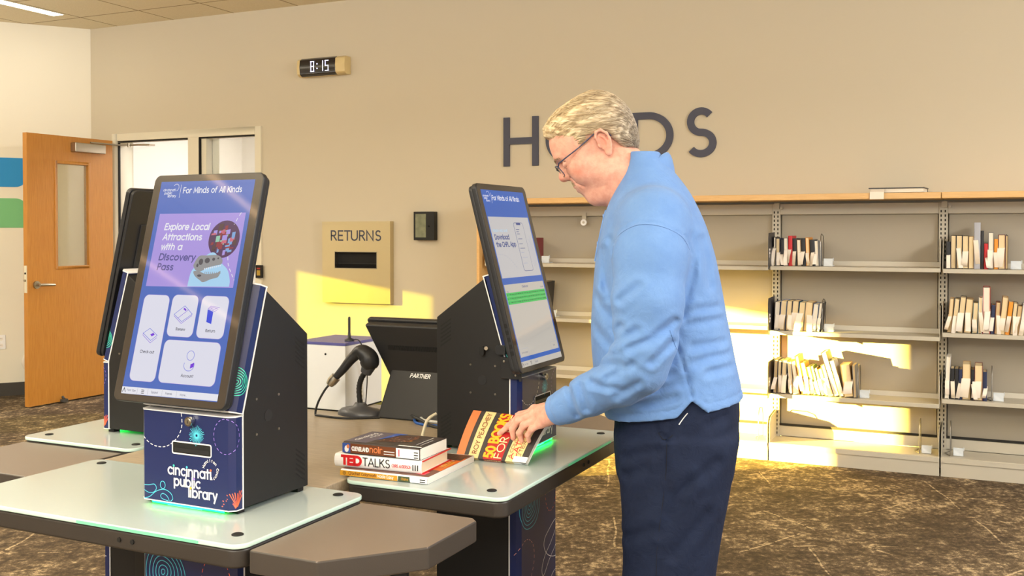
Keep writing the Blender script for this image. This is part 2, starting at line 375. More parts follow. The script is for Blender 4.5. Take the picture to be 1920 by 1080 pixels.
# ================================================================== THE SETTING
ZC = 3.09; YW = 6.45
m = MB(); m.box(-14, 8, -8, 12, -.05, 0, M_carpet); struct(m.obj('floor'))
m = MB(); m.box(-8.6, 6, -8, 6.6, ZC, ZC+.05, M_tile); struct(m.obj('ceiling'))
m = MB()
m.box(-6.945, -6.665, YW, YW+.15, 0, ZC, M_wall); m.box(-6.665, -5.16, YW, YW+.15, 2.15, ZC, M_wall)
m.box(-5.16, 6.0, YW, YW+.15, 0, ZC, M_wall); struct(m.obj('wall_back'))
LU = Vector((-.615, -.789, 0)).normalized(); LN = Vector((.789, -.615, 0)).normalized(); L0 = Vector((-6.945, 6.458, 0))
LM = Matrix.Translation(L0) @ Matrix((( LU.x, LN.x, 0, 0), (LU.y, LN.y, 0, 0), (0, 0, 1, 0), (0, 0, 0, 1)))   # x along wall, y into room
m = MB(); m.box(0, 2.53, -.15, 0, 0, ZC, M_wall_l); struct(m.obj('wall_left', mw=LM))
# unseen window wall further left, its two openings sized to shape the sun patches
m = MB()
WX0, WX1 = -8.65, -8.5
ops = [(.79, 1.95, .25, 1.89), (3.0, 3.98, .25, 1.62)]
m.box(WX0, WX1, -8, ops[0][0], 0, ZC, M_wall_l); m.box(WX0, WX1, ops[0][1], ops[1][0], 0, ZC, M_wall_l); m.box(WX0, WX1, ops[1][1], 4.47, 0, ZC, M_wall_l)
for y0, y1, z0, z1 in ops:
    m.box(WX0, WX1, y0, y1, 0, z0, M_wall_l); m.box(WX0, WX1, y0, y1, z1, ZC, M_wall_l)
struct(m.obj('wall_window'))
for k, (y0, y1, z0, z1) in enumerate(ops):
    m = MB()
    for a, b in ((y0, y0+.03), (y1-.03, y1)): m.box(WX0, WX1+.02, a, b, z0, z1, M_frame)
    m.box(WX0, WX1+.02, y0, y1, z0, z0+.03, M_frame); m.box(WX0, WX1+.02, y0, y1, z1-.03, z1, M_frame)
    if k == 1:
        mp_ = bpy.data.materials.new('sun_tint_pane'); mp_.use_nodes = True; nt_ = mp_.node_tree; nt_.nodes.clear(); ou = nt_.nodes.new('ShaderNodeOutputMaterial'); tb = nt_.nodes.new('ShaderNodeBsdfTransparent'); tb.inputs[0].default_value = (.21, .23, .045, 1); nt_.links.new(tb.outputs[0], ou.inputs[0])
        m.box(WX0+.06, WX0+.064, y0, y1, z0, z1, mp_)  # added pane that dims and yellows the sun through this opening
    struct(m.obj('window_%d' % (k+2)))
# skirting
m = MB(); m.box(-5.12, -3.06, YW-.012, YW, 0, .105, M_base); struct(m.obj('baseboard_back'))
m = MB(); m.box(0.02, 2.5, 0, .012, 0, .108, M_base); struct(m.obj('baseboard_left', mw=LM))
# room beyond the door
m = MB(); m.box(-7.6, -4.2, 9.2, 9.3, 0, 3, M_white); m.box(-7.7, -7.6, 6.6, 9.3, 0, 3, M_white); m.box(-4.3, -4.2, 6.6, 9.3, 0, 3, M_white)
m.box(-7.7, -4.2, 6.6, 9.3, 3, 3.05, M_white); m.box(-7.7, -6.9, 6.52, 6.62, 0, 3.1, M_white); struct(m.obj('wall_far'))
# door frame with side light
m = MB()
F0, F1 = YW-.02, YW+.16
m.box(-6.69, -6.632, F0, F1, 0, 2.185, M_frame); m.box(-5.187, -5.128, F0, F1, 0, 2.185, M_frame)
m.box(-6.632, -5.187, F0, F1, 2.122, 2.185, M_frame); m.box(-5.862, -5.752, F0, F1, 0, 2.122, M_frame)
m.box(-5.752, -5.74, F0+.002, F0+.06, 0, 2.122, M_softblack); m.box(-5.74, -5.69, F0+.02, F1, 0, 2.122, M_frame)
m.box(-6.632, -5.187, F0+.01, F0+.03, 2.110, 2.122, M_softblack); m.box(-6.632, -6.622, F0+.01, F0+.03, 0, 2.11, M_softblack)  # dark strip under the header drawn for its shadow gap
m.box(-5.69, -5.187, F0+.05, F1, 0, .9, M_frame)
struct(m.obj('trim_1', bevel=.002))
M_pane = mat('clear_glass', (240, 244, 240), rough=.03, trans=1.0); 
m = MB(); m.box(-5.69, -5.187, F0+.09, F0+.096, .9, 2.107, M_pane); struct(m.obj('window_1'))
# door leaf, swung open into the hall
DL = Matrix.Translation((-6.64, 6.42, 0)) @ Matrix(((-.026, 1, 0, 0), (-1, -.026, 0, 0), (0, 0, 1, 0), (0, 0, 0, 1)))  # x from hinge to free edge, y out of the visible face
door = bpy.data.objects.new('door_1', None); COL.objects.link(door); door.matrix_world = DL; struct(door)
m = MB(); t0 = -.045
for a, b, c, d in ((.03, .275, .012, 2.122), (.595, .858, .012, 2.122), (.275, .595, .012, 1.078), (.275, .595, 1.91, 2.122)):
    m.box(a, b, t0, 0, c, d, M_door)
m.obj('door_leaf', door)
m = MB()
for a, b, c, d in ((.262, .285, 1.065, 1.923), (.585, .608, 1.065, 1.923), (.285, .585, 1.065, 1.088), (.285, .585, 1.9, 1.923)): m.box(a, b, t0-.006, .006, c, d, M_door)
tag(m.obj('glazing_bead', door, bevel=.003))
m = MB(); m.box(.28, .59, -.026, -.02, 1.08, 1.91, mat('door_glass', (232, 228, 205), rough=.05, trans=.75)); m.obj('vision_panel', door)
m = MB(); m.box(.15, .455, 0, .06, 2.0, 2.075, M_alu); o = m.obj('door_closer', door, bevel=.006); o['label'] = 'brushed metal door closer'
m2 = MB(); m2.tube([(.3, .05, 2.085), (.02, .06, 2.085), (-.03, .13, 2.085)], .007, M_alu, 8); m2.tube([(-.03, .13, 2.085), (.02, .28, 2.08), (0, .37, 2.078)], .008, M_alu, 8)
m2.cyl((-.03, .13, 2.07), (-.03, .13, 2.098), .016, M_alu); m2.box(-.03, .03, .34, .42, 2.068, 2.082, M_alu); m2.obj('closer_arm', o)
m = MB(); m.cyl((.785, 0, .95), (.785, .014, .95), .03, M_alu, n=20); m.cyl((.785, .012, .95), (.785, .05, .95), .011, M_alu)
m.tube([(.785, .045, .95), (.72, .05, .948), (.65, .048, .944)], [.011, .011, .009], M_alu, 12); o = m.obj('lever_handle', door); o['label'] = 'satin metal lever handle'
m = MB(); m.box(.858, .861, -.038, -.008, .89, 1.1, M_frame); m.cyl((.86, -.024, .985), (.872, -.024, .985), .009, M_alu); m.cyl((.86, -.024, 1.04), (.864, -.024, 1.04), .008, M_softblack); m.obj('latch_plate', door)
m = MB(); m.cyl((.55, .02, .01), (.55, .02, .03), .03, M_base); m.tube([(.55, .02, .03), (.55, 0, .05)], .01, M_base, 8); m.obj('door_stop', door)

# wall colour blocks
for nm, lab, c, z0, z1, rb in (('wall_decal', 'bright blue rounded block painted on the cream wall beside the open door', (22, 140, 206), 1.732, 1.973, True), ('wall_decal', 'soft green rounded block painted on the cream wall under the blue one', (118, 190, 128), 1.394, 1.638, False)):
    m = MB(); r = .09; xa, xb = .505, 1.1
    if rb: poly = [(xb, z1), (xa, z1)]+[(xa+r-r*math.cos(a), z0+r-r*math.sin(a)) for a in [PI/2*k/8 for k in range(9)]]+[(xb, z0)]
    else: poly = [(xb, z1)]+[(xa+r-r*math.sin(a), z1-r+r*math.cos(a)) for a in [PI/2*k/8 for k in range(9)]]+[(xa, z0), (xb, z0)]
    m.prism(poly, .0005, .0025, mat('decal_%d' % c[0], c, rough=.6), axes='xzy')
    tag(m.obj(nm, mw=LM), lab, 'wall graphic')
# outlet
o = thing('electrical_outlet', 'white double wall outlet low on the cream wall under the painted blocks', 'outlet'); o.matrix_world = LM
m = MB(); m.prism(rrect(.677, .747, .387, .507, .006), .0005, .007, M_pwhite, axes='xzy'); m.obj('cover_plate', o, bevel=.002)
for zc in (.42, .474):
    m = MB(); m.prism(ell(.712, zc, .017, .015, 20), .007, .009, M_white, axes='xzy')
    for dx in (-.006, .006): m.box(.712+dx-.001, .712+dx+.001, .009, .0094, zc-.001, zc+.006, M_softblack)
    m.obj('socket', o)
# trash can between wall and door
o = thing('trash_can', 'small black waste bin with a white liner standing behind the open door', 'bin'); o.matrix_world = LM @ Matrix.Translation((.405, .17, 0))
m = MB(); m.lathe([(.10, .0), (.102, .005), (.128, .35), (.134, .36), (.134, .37), (.124, .37), (.1, .02), (.0, .018)], mat('bin_black', (32, 31, 30), rough=.5), 28); m.obj('bin_body', o)
m = MB(); prof = []
n = 40; v = []; f = []
for (r, z) in ((.12, .30), (.126, .376), (.137, .374), (.139, .33), (.136, .315)):
    for k in range(n):
        a = 2*PI*k/n; v.append(((r+.003*math.sin(7*a))*math.cos(a), (r+.003*math.sin(7*a))*math.sin(a), z+(.018*math.sin(3*a+1)+.01*math.sin(8*a) if z < .34 and r > .13 else 0)))
m.add(v, [(i*n+k, i*n+(k+1) % n, (i+1)*n+(k+1) % n, (i+1)*n+k) for i in range(4) for k in range(n)], mat('bin_liner', (226, 220, 208), rough=.45), True)
m.tube([(.137, .03, .35), (.148, .04, .29), (.14, .035, .24)], [.012, .016, .006], mat('bin_liner', (226, 220, 208)), 8)
m.obj('liner_bag', o)

# ceiling lamps: linear fixtures set in the tile grid
def strip(x, y0, y1, label, group=None, k=1.0, lamp=None):
    o = thing('ceiling_light', label, 'ceiling light', (x, (y0+y1)/2, ZC), 0, group); h = (y1-y0)/2; a_ = .066*k; b_ = .058*k
    m = MB()
    for a, b, c, d in ((-a_, -b_, -h, h), (b_, a_, -h, h), (-b_, b_, -h, -h+.008), (-b_, b_, h-.008, h)): m.box(a, b, c, d, -.006, 0, M_frame)
    m.obj('trim_frame', o)
    m = MB(); m.box(-b_, b_, -h+.008, h-.008, -.004, -.001, lamp or M_lamp); m.obj('diffuser', o)
strip(-6.715, 3.5, 5.925, 'glowing linear ceiling light in the tiles above the open door')
for x, y0, y1 in ((-4.25, -2.4, .2), (-5.8, -3.4, -.9), (-1.8, 2.2, 4.6), (.65, 2.2, 4.6), (-4.25, 1.9, 4.3)):
    strip(x, y0, y1, 'slim linear ceiling light over the open hall away from the door', 'linear ceiling lights over the hall', .55, M_lampw)

# wall clock
o = thing('wall_clock', 'digital wall clock reading 8:15 in a beige case high on the wall', 'clock', (-4.52, YW, 2.6))
CW, CHh = .215, .066
M_case = mat('beige_case', (212, 190, 136), rough=.35); M_face = mat('clock_face', (26, 20, 22), rough=.12, spec=.6)
prof = [(-.000, -CHh), (-.06, -CHh), (-.082, -CHh+.014), (-.088, 0), (-.082, CHh-.014), (-.06, CHh), (0, CHh)]
m = MB(); m.prism(prof, -CW, CW, M_case, axes='yzx'); m.obj('clock_case', o, bevel=.004)
prof2 = [(-.05, -CHh-.002), (-.0605, -CHh-.002), (-.084, -CHh+.013), (-.0905, 0), (-.084, CHh-.013), (-.0605, CHh+.002), (-.05, CHh+.002)]
m = MB(); m.prism(prof2, -CW+.026, CW-.082, M_face, axes='yzx', smooth=False); m.obj('clock_face', o, bevel=.003)
m = MB(); M_seg = mat('led_segment', (255, 255, 255), rough=.5, emit=(214, 214, 255), es=2.6)
def seg(x, z, on, w=.032, h=.08):
    t = .006; hw = w/2; hh = h/2
    S = {'a': (-hw, hw, hh-t, hh), 'g': (-hw, hw, -t/2, t/2), 'd': (-hw, hw, -hh, -hh+t), 'f': (-hw, -hw+t, 0, hh), 'b': (hw-t, hw, 0, hh), 'e': (-hw, -hw+t, -hh, 0), 'c': (hw-t, hw, -hh, 0)}
    for k in on:
        a, b, c, d = S[k]; sh = .06
        m.box(x+a+.0012, x+b-.0012, -.0925, -.0905, z+c+.0008, z+d-.0008, M_seg)
for cx, on in ((-.069, 'abcdefg'), (.012, 'bc'), (.061, 'afgcd')):
    m = MB(); seg(cx, 0, on); m.obj('digit', o)
for dz in (-.017, .017): m = MB(); m.box(-.029, -.022, -.0925, -.0905, dz-.004, dz+.004, M_seg); m.obj('colon_dot', o)

# HOLDS lettering on the wall
def wall_glyph(ch, x, z, H, sx, w, label):
    m = MB()
    for side in (0, 1):
        pass
    em = H/.7
    o = MB()
    # extruded strokes: each stroke becomes a ribbon of prisms
    pr = Print(lambda a, b, c: (a, -.012, b), 0, 0)
    tmp = MB()
    for si, stroke in enumerate(G[ch][1]): pr.T = (lambda a, b, c, e=si: (a, -.012-.0006*e, b)); pr.line(tmp, [(p[0]*em*sx, p[1]*em) for p in stroke], w, M_letter, cap=(ch in 'DHL' and len(stroke) < 5))
    # thicken
    v = tmp.v; n = len(v); vv = v+[(a, 0.0, c) for a, b, c in v]; ff = list(tmp.f)+[tuple(n+i for i in reversed(f)) for f in tmp.f]
    cnt = {}
    for f in tmp.f:
        for i in range(4):
            e = (f[i], f[(i+1) % 4]); cnt[tuple(sorted(e))] = cnt.get(tuple(sorted(e)), 0)+1
    for f in tmp.f:
        for i in range(4):
            e = (f[i], f[(i+1) % 4])
            if cnt[tuple(sorted(e))] == 1: ff.append((e[1], e[0], n+e[0], n+e[1]))
    m.add(vv, ff, M_letter)
    tag(m.obj('wall_letter', loc=(x, YW, z)), label, 'wall letter', 'dark wall letters')
wl = .046
wall_glyph('H', -3.041+wl/2, 1.832, .302, .97, wl, 'dark slate letter H on the wall beside the forehead of the man')
wall_glyph('O', -2.70, 1.832+wl/2, .302-wl, 1.0, wl, 'dark slate letter O on the wall hidden behind the man')
wall_glyph('L', -2.31+wl/2, 1.832, .302, .9, wl, 'dark slate letter L on the wall hidden behind the man')
wall_glyph('D', -2.115+wl/2, 1.832+wl/2, .308-wl, 1.12, wl, 'dark slate letter D partly covered by the back of the head')
wall_glyph('S', -1.755+wl/2, 1.836+wl/2, .318-wl, .98, wl, 'dark slate letter S ending the wall word')

# returns panel
o = thing('returns_panel', 'square metal book return plate with RETURNS lettering over a dark slot', 'book return', (-4.235, YW, .83))
PW, PH = .298, .607
M_plate = mat('satin_plate', (206, 192, 156), rough=.3, metal=.85)
m = MB()
a0, a1, b0, b1 = -.187, .186, .255, .383
for x0, x1, z0, z1 in ((-PW, a0, 0, PH), (a1, PW, 0, PH), (a0, a1, 0, b0), (a0, a1, b1, PH)): m.box(x0, x1, -.05, 0, z0, z1, M_plate)
m.obj('plate', o)
m = MB(); m.box(a0, a1, -.012, -.004, b0, b1, M_softblack); m.prism([(-.048, b0), (-.004, b0+.03), (-.004, b0)], a0, a1, M_black, axes='yzx'); m.box(a0, a1, -.03, -.014, b0+.035, b0+.04, M_black)
for x0, x1, z0, z1 in ((a0, a0+.004, b0, b1), (a1-.004, a1, b0, b1), (a0, a1, b1-.004, b1), (a0, a1, b0, b0+.006)): m.box(x0, x1, -.052, -.012, z0, z1, M_alu)
m.obj('return_slot', o)
m = MB(); pr = Print(lambda x, y, h: (x, -.05-h, y)); pr.text(m, 'RETURNS', -.215, .468, .098, .115, M_letter, fit=.43); m.obj('lettering', o)
# black wall box with a little window
o = thing('key_box', 'small black wall box with a narrow glass window beside the returns plate', 'wall box', (-3.655, YW, 1.30))
m = MB(); m.box(-.085, .085, -.05, 0, 0, .205, M_black); m.obj('box_case', o, bevel=.003)
m = MB(); m.box(-.068, .018, -.0515, -.05, .02, .188, mat('box_glass', (120, 124, 100), rough=.08, spec=.8, var=.5, vscale=25)); m.obj('box_window', o)
m = MB(); m.cyl((.04, -.05, .1), (.04, -.056, .1), .007, M_softblack); m.obj('box_lock', o)
o = thing('wall_keypad', 'tiny black and brass access pad on the door frame edge', 'access pad', (-5.14, YW-.02, 1.0))
m = MB(); m.box(-.03, .03, -.02, 0, 0, .1, M_black); m.obj('pad_body', o, bevel=.002)
m = MB(); m.box(-.016, .016, -.022, -.02, .02, .06, mat('brass', (190, 160, 80), rough=.3, metal=1)); m.box(-.016, .016, -.022, -.02, .068, .08, mat('red_dot', (170, 50, 40))); m.obj('pad_face', o)

# ================================================================== SELF-SERVICE KIOSKS
DT = .78      # top of the frosted glass
S_blue = mat('screen_blue', (10, 12, 30), rough=.05, emit=(82, 112, 190), es=.92)
def scr(name, c, s=.92): return mat('screen_'+name, (12, 12, 14), rough=.05, emit=c, es=s)
S_white = scr('white', (236, 236, 244)); S_lilac = scr('lilac', (172, 152, 226)); S_tile = scr('tile', (226, 226, 240)); S_ink = scr('ink', (92, 88, 150)); S_vio = scr('violet', (120, 60, 220)); S_ind = scr('indigo', (60, 80, 220))
S_pale = scr('pale_blue', (170, 214, 244)); S_bone = scr('bone', (150, 150, 152)); S_boned = scr('bone_dark', (86, 84, 92)); S_dim = scr('dim_text', (120, 120, 140)); S_dark = scr('dark', (40, 40, 60))
S_r1 = scr('rust', (150, 60, 70)); S_r2 = scr('plum', (90, 60, 96)); S_r3 = scr('rose', (206, 110, 130)); S_r4 = scr('mint', (150, 204, 180)); S_r5 = scr('sky', (130, 170, 220)); S_r6 = scr('brown', (92, 66, 70))
S2_blue = scr('blue_deep', (30, 96, 190), .85); S2_grey = scr('paper', (206, 204, 206), .8); S2_list = scr('list', (206, 200, 190), .8); S2_green = scr('green', (40, 196, 96), .85); S2_navy = scr('navy', (44, 70, 140), .85); S2_ghost = scr('ghost', (176, 180, 206), .8); S2_gdk = scr('green_text', (20, 110, 60), .8)

def logo(pr, mb, x, y, h, white, dots):
    """three-line library mark with its small arc of letters; x,y = left baseline of the first word, h = em"""
    w = .13
    pr.text(mb, 'cincinnati', x, y, h, w, white, 3, dots=dots[:3])
    pr.text(mb, 'public', x+h*.62, y-h*.92, h, w, white, 3, dots=dots[3:4])
    pr.text(mb, 'library', x+h*2.1, y-h*1.84, h, w, white, 3, dots=dots[4:5])

def screen_home(mb):
    pr = Print(lambda x, y, h: (x/1000, -h, y/1000), .0004, .00012)
    R = lambda x0, x1, y0, y1, r, m, l: pr.poly(mb, rrect(x0, x1, y0, y1, r), m, l)
    pr.poly(mb, [(-133, 16), (133, 16), (133, 487), (-133, 487)], S_blue, 0)
    logo(pr, mb, -122, 465, 7.6, S_white, [S_white]*5); pr.line(mb, A(-86, 473, 8, 8, 150, -70), 1, S_white, 3)
    pr.line(mb, [(-72, 479), (-72, 450)], 1.1, S_white, 3)
    pr.text(mb, 'For Minds of All Kinds', -63, 460, 17.5, .12, S_white, 3, fit=164)
    pr.poly(mb, [(-121, 250), (123, 252), (123, 414), (-120, 413)], S_lilac, 1)
    for t, y, c, wd in (('Explore Local', 377, S_white, 126), ('Attractions', 354, S_white, 110), ('with a', 332, S_white, 59), ('Discovery', 309, S_ink, 101), ('Pass', 287, S_ink, 44)):
        pr.text(mb, t, -97, y, 19, .15, c, 3, fit=wd, shear=.12)
    # round picture of a neon-lit street, abstract blocks of colour
    C = ell(76, 356, 42, 41, 40); pr.poly(mb, C, S_r2, 2)
    rnd = random.Random(3)
    for k in range(46):
        a = rnd.random()*2*PI; r = 33*math.sqrt(rnd.random()); x = 76+r*math.cos(a); y = 356+r*math.sin(a); ww = rnd.uniform(2, 7); hh = rnd.uniform(2, 9)
        if (abs(x-76)+ww)**2+(abs(y-356)+hh)**2 < 40**2:
            pr.poly(mb, [(x-ww, y-hh), (x+ww, y-hh+1.5), (x+ww, y+hh), (x-ww, y+hh-1.5)], rnd.choice([S_r1, S_r1, S_r3, S_r6, S_r4, S_r5, S_lilac, S_r6]), 3+.1*(k % 9))
    pr.poly(mb, catmull([(-2, 252), (2, 285), (22, 304), (38, 322), (58, 326), (78, 306), (100, 290), (111, 268), (112, 254)], 6)+[(112, 254)], S_pale, 4)
    pr.poly(mb, catmull([(5, 300), (16, 318), (37, 320), (66, 321), (81, 313), (81, 302), (64, 298), (44, 293), (27, 285), (14, 287), (7, 294)], 5, True), S_bone, 5)
    pr.poly(mb, catmull([(8, 285), (14, 275), (30, 266), (40, 262), (60, 269), (78, 274), (82, 287), (74, 283), (60, 281), (42, 280), (24, 285)], 5, True), S_bone, 5)
    for x, y, a, b in ((24, 306, 6, 7), (41, 309, 7, 6), (58, 312, 4, 3.4), (70, 314, 2.4, 2), (16, 298, 3, 4), (26, 276, 6, 2.6)): pr.poly(mb, ell(x, y, a, b, 16), S_boned, 6)
    for k in range(9):
        x = 36+k*5.2; pr.poly(mb, [(x, 292+k*.9), (x+3.2, 293+k*.9), (x+1.4, 285.5+k*1.3)], S_white, 6); pr.poly(mb, [(x+3, 281), (x+5.6, 281), (x+4.6, 286)], S_bone, 6)
    pr.dash(mb, [(111, 414), (104, 402), (97, 388)], 1.6, S_white, 8, 6, 5); pr.dash(mb, [(95, 318), (99, 303), (108, 288), (123, 268)], 1.6, S_white, 8, 6, 6)
    for a in ((-118, -45, 45, 231), (-36, 36, 144, 233), (46, 119, 144, 233), (-36, 118, 46, 136)):
        R(a[0]-.7, a[1]+.7, a[2]-.7, a[3]+.7, 13.5, S_lilac, 2); R(*a, 13, S_tile, 3)
    for t, x, y, wd in (('Check-out', -81, 105, 40), ('Renew', 1, 157, 25), ('Return', 83, 157, 25), ('Account', 42, 61, 33)): pr.text(mb, t, x, y, 8.2, .11, S_dark, 5, align='c', fit=wd)
    L_ = lambda p, c, w=.9, cl=False: pr.line(mb, p, w, c, 5, closed=cl)
    L_([(-102, 147), (-85, 158), (-61, 144), (-77, 132)], S_ind, .9, True); L_([(-102, 147), (-102, 143), (-77, 127), (-61, 139)], S_vio); pr.poly(mb, [(-81, 145), (-73, 149), (-68, 145), (-76, 141)], S_vio, 6)
    L_([(-24, 191), (2, 210), (26, 193), (0, 176)], S_ind, .9, True); L_([(-12, 183), (14, 202)], S_vio); L_([(-24, 188), (0, 172), (26, 190)], S_vio); pr.poly(mb, [(2, 206), (9, 201), (6, 199), (-1, 203)], S_vio, 6)
    pr.poly(mb, [(66, 205), (82, 200), (82, 174), (68, 178)], S_ind, 5)
    for k in range(4): L_([(66+2*k, 207+1.6*k), (88+3*k, 200+3*k)], S_vio, .8)
    L_(ell(42, 106, 10, 10, 20), S_ind, .9, True); L_(A(42, 86, 14, 12, 160, 380, 16), S_ind); pr.poly(mb, [(46, 88), (55, 92), (55, 83), (46, 79)], S_vio, 6)
    pr.poly(mb, [(-133, 16), (133, 18), (133, 32), (-133, 31)], S_white, 2)
    pr.line(mb, [(-130, 20), (-126, 28), (-122, 20)], 1.6, S_dark, 4); pr.text(mb, 'Font Size', -117, 22, 6, .1, S_dim, 4, fit=24)
    for k in range(3): pr.line(mb, [(-76, 20+3.4*k), (-69, 20+3.4*k)], 1.2, S_dark, 4)
    for t, x in (('Espanol', -48), ('Francais', -8), ('More...', 32)): pr.text(mb, t, x, 22, 6, .1, S_dim, 4, fit=18)
    for x in (-88, -58, -18, 22): pr.line(mb, [(x, 18), (x, 30)], .4, S_dim, 4)

def screen_checkout(mb):
    pr = Print(lambda x, y, h: (x/1000, -h, y/1000), .0004, .00012)
    pr.poly(mb, [(-133, 14), (133, 14), (133, 486), (-133, 486)], S2_blue, 0)
    logo(pr, mb, -128, 467, 7.0, S_white, [S_white]*5); pr.line(mb, A(-95, 475, 8, 7, 150, -70), 1, S_white, 3); pr.line(mb, [(-78, 478), (-82, 450)], 1.1, S_white, 3)
    pr.text(mb, 'For Minds of All Kinds', -74, 459, 17.5, .12, S_white, 3, fit=168)
    pr.poly(mb, [(-128, 248), (126, 248), (126, 413), (-128, 413)], S2_grey, 1)
    pr.text(mb, 'RENEW AND SAVE', -115, 372, 8.5, .1, S_pale, 3, fit=86)
    pr.text(mb, 'Download', -114, 352, 17, .16, S2_navy, 3, fit=86); pr.text(mb, 'the CHPL App', -114, 332, 17, .16, S2_navy, 3, fit=118)
    pr.dash(mb, catmull([(-128, 312), (-84, 309), (-50, 295), (-18, 271)], 8), .8, S2_ghost, 6, 4, 3)
    for k in range(8): pr.line(mb, A(82, 312, 9+5*k, 13+7*k, 78, -72, 20) if k < 5 else A(82, 312, 9+4.4*k, 13+6*k, 60, -60, 20), .7, S2_ghost, 2)
    pr.poly(mb, rrect(19, 81, 262, 398, 9), S2_navy, 3); pr.poly(mb, rrect(20.4, 79.6, 263.4, 396.6, 8), S2_grey, 4); pr.poly(mb, rrect(36, 64, 391, 397, 2.5), S2_navy, 5)
    for y, w in ((378, 20), (372, 14), (366, 18), (352, 26), (338, 22), (326, 30), (314, 18), (300, 34), (284, 24)): pr.line(mb, [(28, y), (28+w, y)], 1.4, S2_ghost if y < 320 else S2_navy, 5)
    pr.poly(mb, [(-128, 40), (126, 40), (126, 231), (-128, 231)], S2_list, 1)
    pr.text(mb, 'Check-out', -20, 219, 8, .11, S2_navy, 3, fit=38); pr.text(mb, 'Title', -120, 210, 5, .1, S_dim, 3); pr.text(mb, 'Due date', 100, 214, 5, .1, S_dim, 3, fit=20)
    for k in range(3):
        y = 199-k*10.4; pr.poly(mb, [(-127, y-.2), (124, y-.2), (124, y+9.8), (-127, y+9.8)], S2_green, 2)
        pr.line(mb, [(-123, y+5), (-120, y+3), (-116, y+8)], 1, S2_gdk, 3)
        rnd = random.Random(k); x = -108
        while x < 96:
            w = rnd.uniform(4, 14); pr.line(mb, [(x, y+5), (x+w, y+5)], 2.0, S2_gdk, 3, cap=False); x += w+3
        pr.line(mb, [(106, y+5), (120, y+5)], 2, S2_gdk, 3)
    for x0, x1, t in ((-124, -72, 'Go to account'), (76, 120, 'Done')):
        pr.line(mb, rrect(x0, x1, 42, 61, 6), .6, S2_ghost, 3, closed=True); pr.text(mb, t, (x0+x1)/2, 49, 6, .1, S_dim, 3, align='c', fit=(x1-x0)*.7 if len(t) > 6 else 12)
    pr.poly(mb, [(-133, 14), (133, 14), (133, 29), (-133, 29)], S2_list, 2)
    pr.line(mb, [(-130, 17), (-126, 26), (-122, 17)], 1.6, S_dark, 4); pr.text(mb, 'Font Size', -117, 19, 6, .1, S_dim, 4, fit=22)
    for k in range(3): pr.line(mb, [(-78, 18+3.4*k), (-71, 18+3.4*k)], 1.2, S_dark, 4)
    pr.text(mb, 'Espanol', -50, 19, 6, .1, S_dim, 4, fit=20)

def rings(pr, mb, cx, cy, radii, w, m, l, sq=1.0, clip=None, seed=0):
    rnd = random.Random(seed)
    for k, r in enumerate(radii):
        p = []
        for i in range(49):
            a = 2*PI*i/48; rr = r*(1+.06*math.sin(2*a+k*.4)+.05*math.sin(3*a+.8+k*.3)); p.append((cx+rr*math.cos(a)*.82, cy+rr*math.sin(a)*sq))
        run = []
        for q in p:
            if clip is None or clip(*q): run.append(q)
            else:
                if len(run) > 1: pr.line(mb, run, w, m, l)
                run = []
        if len(run) > 1: pr.line(mb, run, w, m, l)
def burst(pr, mb, cx, cy, r0, r1, n, w, m, l, a0=0, a1=360, seed=1):
    rnd = random.Random(seed)
    for k in range(n):
        a = math.radians(a0+(a1-a0)*k/n); rr = r1*rnd.uniform(.75, 1.0)
        pr.line(mb, [(cx+r0*math.cos(a), cy+r0*math.sin(a)), (cx+rr*math.cos(a), cy+rr*math.sin(a))], w, m, l)

HWK = .1275; CHF = .012; YF = -.097; YM = -.116; YFF = -.126
TILT = math.atan2(.076, .255)
def wrap():
    """unfolded front panel -> 3-D: flat front, bent corner, short side flange"""
    d1 = math.hypot(CHF, YM-YFF)
    def T(x, y, h):
        xa = abs(x); s = 1 if x >= 0 else -1; f = HWK-CHF
        if xa <= f: return Vector((x, YFF-h, y))
        if xa <= f+d1:
            t = (xa-f)/d1; return Vector((s*(f+CHF*t)+s*h*.6, YFF+(YM-YFF)*t-h*.75, y))
        t = min(xa-f-d1, YF-YM); return Vector((s*HWK+s*h, YM+t, y))
    return T
PLAN = [(-HWK, YF), (-HWK, YM), (-HWK+CHF, YFF), (HWK-CHF, YFF), (HWK, YM), (HWK, YF)]
RIM = [(-HWK-.0012, YF+.003), (-HWK-.0012, YM-.0006), (-HWK+CHF-.0005, YFF-.0012), (HWK-CHF+.0005, YFF-.0012), (HWK+.0012, YM-.0006), (HWK+.0012, YF+.003)]

